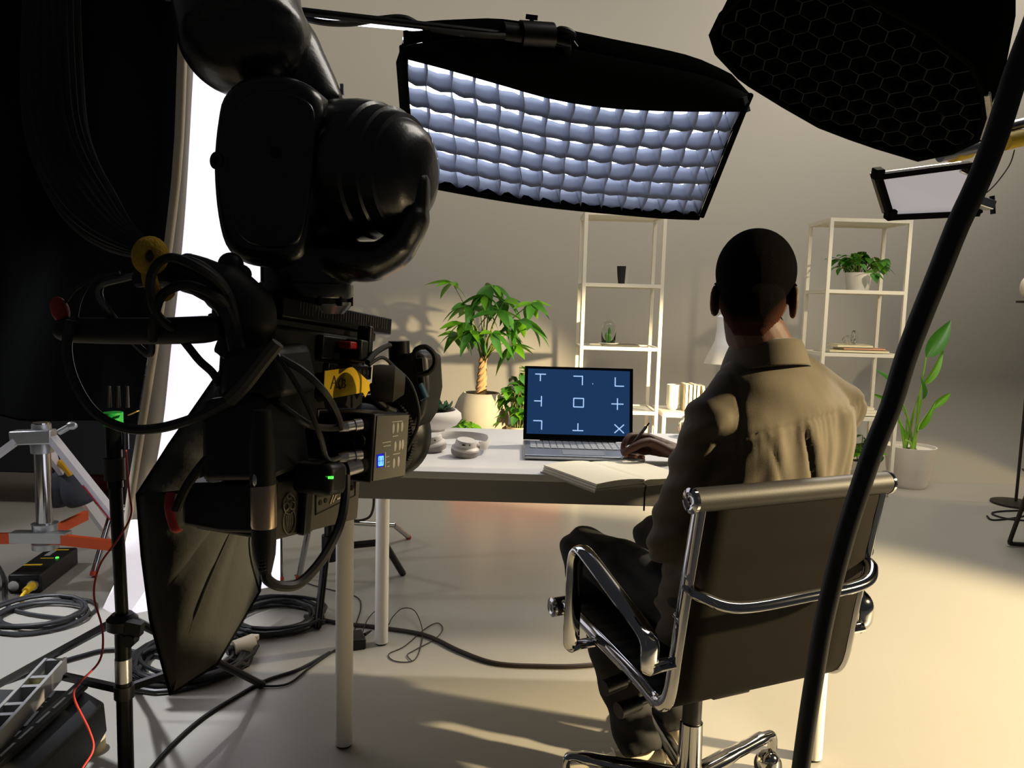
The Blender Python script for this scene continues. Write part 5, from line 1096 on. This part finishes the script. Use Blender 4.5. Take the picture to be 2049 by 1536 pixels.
# recorder with emblem and port plate
n2 = V((545 - 1024.5) / 1540 * .92, .92, 0)
def np_(A, Sd, z): return n2 + ra * A + rs_ * Sd + V(0, 0, z)
rz1, rz0 = P(545, 960, .92).z, P(545, 1082, .92).z
M_rec = mat('dark_grey_recorder', '3a3731', .5, .3, var=.05)
MB().box(np_(.098, -.06, (rz0 + rz1) / 2), (.12, .196, rz1 - rz0), RR).build('recorder', M_rec, cam_, bevel=.004)
MB().box(np_(.058, .004, (rz0 + rz1) / 2 + .002), (.012, .017, rz1 - rz0 + .004), RR).build('divider', M_black, cam_, bevel=.003)
MB().box(np_(.11, .001, rz1 + .010), (.08, .14, .020), RR).build('recorder_lid', M_rec, cam_, bevel=.003)
def n3(A, v, o=.0012): return np_(A, o, rz1 - (rz1 - rz0) * v)
M_emb = mat('pale_emblem_line', '8a8272', .5, var=0)
def cir(A, v, r, sy=1.0, n=14): return [n3(A, v, .0014) + ra * (r * math.cos(2 * PI * i / n)) + V(0, 0, r * sy * math.sin(2 * PI * i / n)) for i in range(n)]
eb = MB(); ea = .028
for q in (cir(ea, .30, .0045, .8), cir(ea - .006, .47, .0048, 1.1), cir(ea + .006, .47, .0048, 1.1), cir(ea, .72, .0125, 1.35, 22), cir(ea, .44, .012, 1.05, 20)): eb.tube(q, .0007, 5, closed=True)
for k in (-.006, -.002, .002, .006): eb.tube([n3(ea + k, .62, .0014), n3(ea + k * .8, .80, .0014)], .0006, 5)
eb.build('emblem', M_emb, cam_)
pp = MB(); q = [n3(.085, .34), n3(.182, .18), n3(.182, .52), n3(.085, .72)]
for i in range(4): pp.tube([q[i], q[(i + 1) % 4]], .0009, 5)
pp.build('port_outline', M_black, cam_)
for A, v in ((.096, .52), (.108, .50), (.172, .36)): MB().lathe([(.0035, 0), (.0035, .0012)], n3(A, v, 0), rs_, 12).build('jack_port', mat('deep_black'), cam_)
for A0, v0, A1, v1 in ((.118, .58, .128, .38), (.124, .56, .134, .40), (.130, .43, .155, .39), (.134, .52, .150, .49)): MB().bar(n3(A0, v0), n3(A1, v1), .0022, .0012, rs_).build('slot_port', M_emb, cam_)
rbk = MB().prism([P(x, y, .90) for x, y in ((362, 968), (522, 962), (522, 1068), (440, 1066), (362, 1052))], (.012, .075, 0)).build('battery_plate', M_black, cam_, bevel=.005)
MB().prism([P(x, y, .875) for x, y in ((400, 800), (520, 790), (545, 962), (400, 965))], (.02, .10, 0)).build('rear_module', M_black, cam_, bevel=.008)
MB().prism([P(x, y, .88) for x, y in ((440, 700), (548, 690), (570, 800), (430, 800))], (.02, .09, 0)).build('rear_mount', M_black, cam_, bevel=.012)
# lens, motor and arm at the front
lc = V(P(738, 872, 1.15).x, 1.15, P(738, 872, 1.15).z)
MB().lathe([(.040, -.05), (.050, -.03), (.050, -.005), (.062, 0), (.064, .04), (.068, .045), (.068, .075), (.064, .08)], lc, ra, 40).build('lens', M_black_metal, cam_, smooth=40)
gr = MB()
for k in range(90):
    a = 2 * PI * k / 90; p = lc + rs_ * (.067 * math.cos(a)) + V(0, 0, .067 * math.sin(a)); gr.box(p + ra * .02, (.0028, .016, .0028), RR)
gr.build('focus_gear', M_black, cam_)
MB().cyl(P(798, 682, 1.17), P(800, 760, 1.17), .0165, n=20).build('focus_motor', M_black_metal, cam_)
MB().prism([P(x, y, 1.15) for x, y in ((788, 720), (830, 700), (852, 712), (856, 780), (846, 830), (826, 860), (800, 860), (778, 800))], (.02, .05, 0)).build('motor_bracket', M_black, cam_, bevel=.006)
MB().cyl(P(838, 716, 1.14), P(846, 800, 1.14), .008, n=12).build('sensor_tube', M_black_metal, cam_)
MB().cyl(P(838, 770, 1.135), P(850, 798, 1.13), .0075, n=12).build('blue_cap', mat('dark_blue_plastic', '14384a', .4), cam_)
MB().lathe([(.024, 0), (.026, .01), (.026, .03), (.014, .045)], P(744, 765, 1.06), rs_ + ra * .6, 20).build('taped_knob', mat('worn_black_tape', '2c281c', .7, var=.4, scale=60), cam_)
# rear handle with red end
MB().tube(smooth_pts([P(116, 655, .90), P(150, 660, .90), P(280, 662, .90), P(390, 660, .90), P(445, 655, .90)], 5), [.011, .012, .013, .014, .0145, .015, .015, .0152, .0154, .0155, .0155, .0157, .0158, .0158, .016, .016, .016, .0155, .0145, .014, .013], 16).build('handle_grip', M_rub, cam_)
MB().ell(P(120, 620, .90), (.010, .010, .016), Matrix.Rotation(-.3, 3, 'Y')).build('red_cap', mat('dark_red_cap', '9a2a20', .5), cam_)
MB().ell(P(462, 530, .93), (.015, .015, .015)).cyl(P(462, 535, .93), P(478, 580, .93), .011, n=12).ell(P(480, 548, .93), (.014, .012, .012)).build('ball_mount', M_black, cam_)
mbl = MB(); mbl.tube(smooth_pts([P(300, 545, .92), P(370, 545, .92), P(440, 570, .92), P(490, 610, .93), P(495, 660, .93), P(470, 720, .93)], 5), [.018] * 5 + [.024] * 5 + [.030] * 5 + [.034] * 5 + [.028] * 6, 16); remesh(mbl, 'cable_bundle', M_rub, cam_, .005, 3)
for i, (y0, r) in enumerate(((535, .008), (552, .007), (568, .009))): MB().tube(smooth_pts([P(275, y0 - 8, .90), P(340, y0 - 14, .89), P(400, y0 + 6 * i, .89), P(450, y0 + 50, .89), P(475, y0 + 140, .90), P(490, 790, .89)], 6), r, 10).build('bundled_cable', M_rub, cam_)
# connectors hanging at the rear
xl = lambda x, y: P(x, y, .86)
xlr = thing('xlr_plug', 'large silver and black audio plug hanging behind the camera', 'plug', xl(527, 1010))
MB().tube([xl(524, 820), xl(524, 870), xl(525, 905), xl(526, 968)], [.010, .013, .0145, .0145], 20).build('upper_boot', M_rub, xlr)
MB().tube([xl(526, 968), xl(527, 972), xl(528, 1050), xl(528, 1054)], [.0140, .0145, .0145, .0138], 24).build('metal_shell', mat('warm_nickel', 'b09a84', .32, .9), xlr)
MB().tube([xl(528, 1054), xl(528, 1085), xl(529, 1110), xl(531, 1146)], [.0138, .0138, .0125, .0070], 18).build('lower_boot', M_rub, xlr)
for k in range(6): MB().tube([xl(530 + 8 * math.cos(t) * (1.35 - k * .06), 1098 + k * 7 + 2 * math.sin(t)) + V(0, -.012 * max(0, math.sin(t)) - .0, 0) for t in [PI * i / 6 for i in range(7)]], .0012, 5).build('boot_rib', M_rub, xlr)
MB().ell(xl(518, 955), (.0055, .016, .014)).build('latch', M_steel, xlr)
for x, y0, y1, r, nm in ((462, 893, 945, .0125, 'a'), (430, 926, 962, .010, 'b')):
    t = thing('metal_plug', 'silver threaded plug hanging at the camera rear, ' + ('taller one beside the audio plug' if nm == 'a' else 'shorter one nearer the softbox'), 'plug', P(x, y1, .89))
    a, b = P(x, y0, .89), P(x, y1, .89); MB().tube([a, a.lerp(b, .4), a.lerp(b, .4), a.lerp(b, .95), b], [r * .75, r * .78, r * .95, r, r * .85], 18).build('shell', M_steel, t)
    MB().tube([P(x + 2, y0 - 30, .89), a], [.005, .007], 10).build('boot', M_rub, t)
rt = thing('red_strap', 'red tape loop hanging at the left of the battery plate', 'tape', P(345, 1050, .89))
MB().tube(smooth_pts([P(342, 985, .89), P(338, 1010, .885), P(342, 1035, .885), P(350, 1058, .885), P(358, 1062, .89)], 5), .006, 8, flat=(1, .35)).build('tape', mat('red_tape_strap', 'a8282c', .6), rt)
cable('rear_lead', 'short black lead curving to the red tape at the camera rear', [P(430, 900, .88), P(400, 935, .88), P(372, 975, .88), P(352, 1020, .88)], .0055, M_rub)
# cables of the rig
g3 = mat('dark_grey_cable', '1c1c1c', .45)
cable('xlr_cable', 'thick black cable looping below the camera to the control box', [xl(531, 1144), xl(536, 1160), P(560, 1172, .87), P(600, 1166, .89), P(645, 1118, .92), P(678, 1055, .95), P(690, 1000, .97), P(692, 950, .98)], .0062, g3)
cable('loop_cable', 'large black cable loop left of the camera', [P(142, 640, .88), P(134, 700, .88), P(150, 765, .88), P(190, 825, .88), P(250, 856, .88), P(320, 856, .88), P(400, 832, .87), P(462, 800, .86)], .0058, g3)
cable('sleeved_cable', 'grey sleeved end of the big cable loop crossing the camera rear', [P(458, 802, .86), P(490, 770, .86), P(525, 725, .86), P(556, 686, .86)], .0078, mat('grey_heat_shrink', '4a463e', .6))
cable('thin_lead', 'thin grey lead running down the camera rear to the lower connector', [P(540, 690, .87), P(575, 740, .87), P(610, 800, .88), P(640, 870, .90), P(655, 918, .94), P(680, 915, .98)], .0034, g3)
cable('upper_lead', 'dark lead arching to the upper metal connector', [P(560, 715, .87), P(610, 745, .88), P(650, 785, .90), P(676, 830, .95), P(682, 856, .98)], .0042, g3)
cable('middle_lead', 'black lead entering the upper connector from the left', [P(510, 775, .93), P(545, 800, .90), P(580, 825, .88), P(620, 850, .90), P(655, 856, .95), P(682, 855, .985)], .0046, g3)
cable('motor_lead', 'black lead looping to the focus motor', [P(735, 725, 1.05), P(752, 705, 1.10), P(775, 692, 1.15), P(790, 690, 1.16)], .0042, M_rub)
cable('motor_loop', 'small black cable loop right of the focus motor', [P(828, 720, 1.14), P(832, 700, 1.13), P(852, 694, 1.13), P(868, 708, 1.13), P(870, 728, 1.13), P(858, 744, 1.13), P(836, 750, 1.13)], .0040, M_rub)
cable('lens_lead', 'thin black lead hanging down the lens side', [P(738, 730, 1.05), P(765, 715, 1.08), P(790, 735, 1.10), P(820, 765, 1.10), P(836, 810, 1.10), P(836, 850, 1.10), P(815, 900, 1.10)], .0026, M_rub)
cable('lens_loop', 'black lead looping under the yellow tag', [P(745, 770, 1.06), P(750, 795, 1.08), P(768, 812, 1.10), P(790, 822, 1.12)], .0042, M_rub)
cable('upper_loop', 'black cable looped over the handle grip', [P(480, 660, .92), P(455, 615, .89), P(420, 585, .87), P(370, 570, .87), P(325, 590, .87), P(308, 640, .87), P(305, 680, .88)], .0055, M_rub)
cable('crossing_cable', 'black cable crossing in front of the yellow strap', [P(470, 620, .92), P(445, 575, .88), P(405, 540, .86), P(345, 515, .86), P(310, 535, .86), P(300, 580, .86), P(315, 630, .87), P(350, 660, .89)], .0052, M_rub)
cable('wire_bracket', 'bent grey metal hook beside the yellow strap', [P(292, 546, .90), P(240, 558, .90), P(206, 568, .90), P(198, 588, .90), P(212, 615, .90), P(250, 665, .92), P(290, 705, .92), P(302, 705, .92), P(303, 688, .92)], .0045, mat('grey_metal_rod', '6a6a68', .35, .8), cat='bracket')
cable('hanging_lead', 'thin black lead slanting from the handle to the camera rear', [P(352, 662, .90), P(378, 695, .90), P(400, 722, .90), P(425, 745, .90), P(440, 770, .90)], .0050, M_rub)
for i, pts in enumerate(([(130, 605), (150, 580), (185, 560), (240, 545)], [(152, 640), (160, 600), (178, 570), (200, 555)])): cable('grip_wire', ('upper' if i == 0 else 'lower') + ' thin wire from the red cap to the yellow strap', [P(x, y, .895) for x, y in pts], .0022, g3)
# ribbed hose and yellow strap
hs = smooth_pts([P(105, -60, 1.0), P(104, 60, 1.0), P(106, 160, 1.0), P(112, 250, .99), P(135, 330, .98), P(175, 405, .96), P(225, 462, .94), P(285, 500, .92)], 8)
mb = MB(); n = 48; vs = []
rad = [.030 + .006 * math.sin(PI * i / (len(hs) - 1)) - .020 * max(0, (i / (len(hs) - 1) - .72) / .28) ** 1.4 for i in range(len(hs))]
tb_ = MB().tube(hs, rad, n); cnt = len(hs) * n
for k in range(cnt):
    i, j = divmod(k, n)
    if j % 2: c = hs[i]; v = V(tb_.v[k]); tb_.v[k] = tuple(c + (v - c) * .93)
tag(tb_.build('braided_hose', mat('ribbed_black_sleeve', '101214', .65, var=.2, scale=300), smooth=20), 'thick ribbed black hose curving down at the upper left', 'hose')
ys = thing('yellow_strap', 'yellow hook-and-loop strap tied round the cable bundle', 'strap', P(300, 540, .88)); M_ys = mat('yellow_velcro', 'b8922c', .95, var=.15, scale=80, bump=.5, bscale=300)
MB().tube([P(300 + 23 * math.cos(t), 512 + 26 * math.sin(t), .868 + .004 * math.cos(t)) for t in [2 * PI * i / 24 for i in range(24)]], .010, 10, closed=True, flat=(.7, 1)).build('strap_loop', M_ys, ys)
MB().tube(smooth_pts([P(296, 530, .868), P(300, 560, .868), P(312, 585, .872), P(332, 590, .878), P(342, 580, .882)], 5), .009, 10, flat=(1, .5)).build('strap_tail', M_ys, ys)
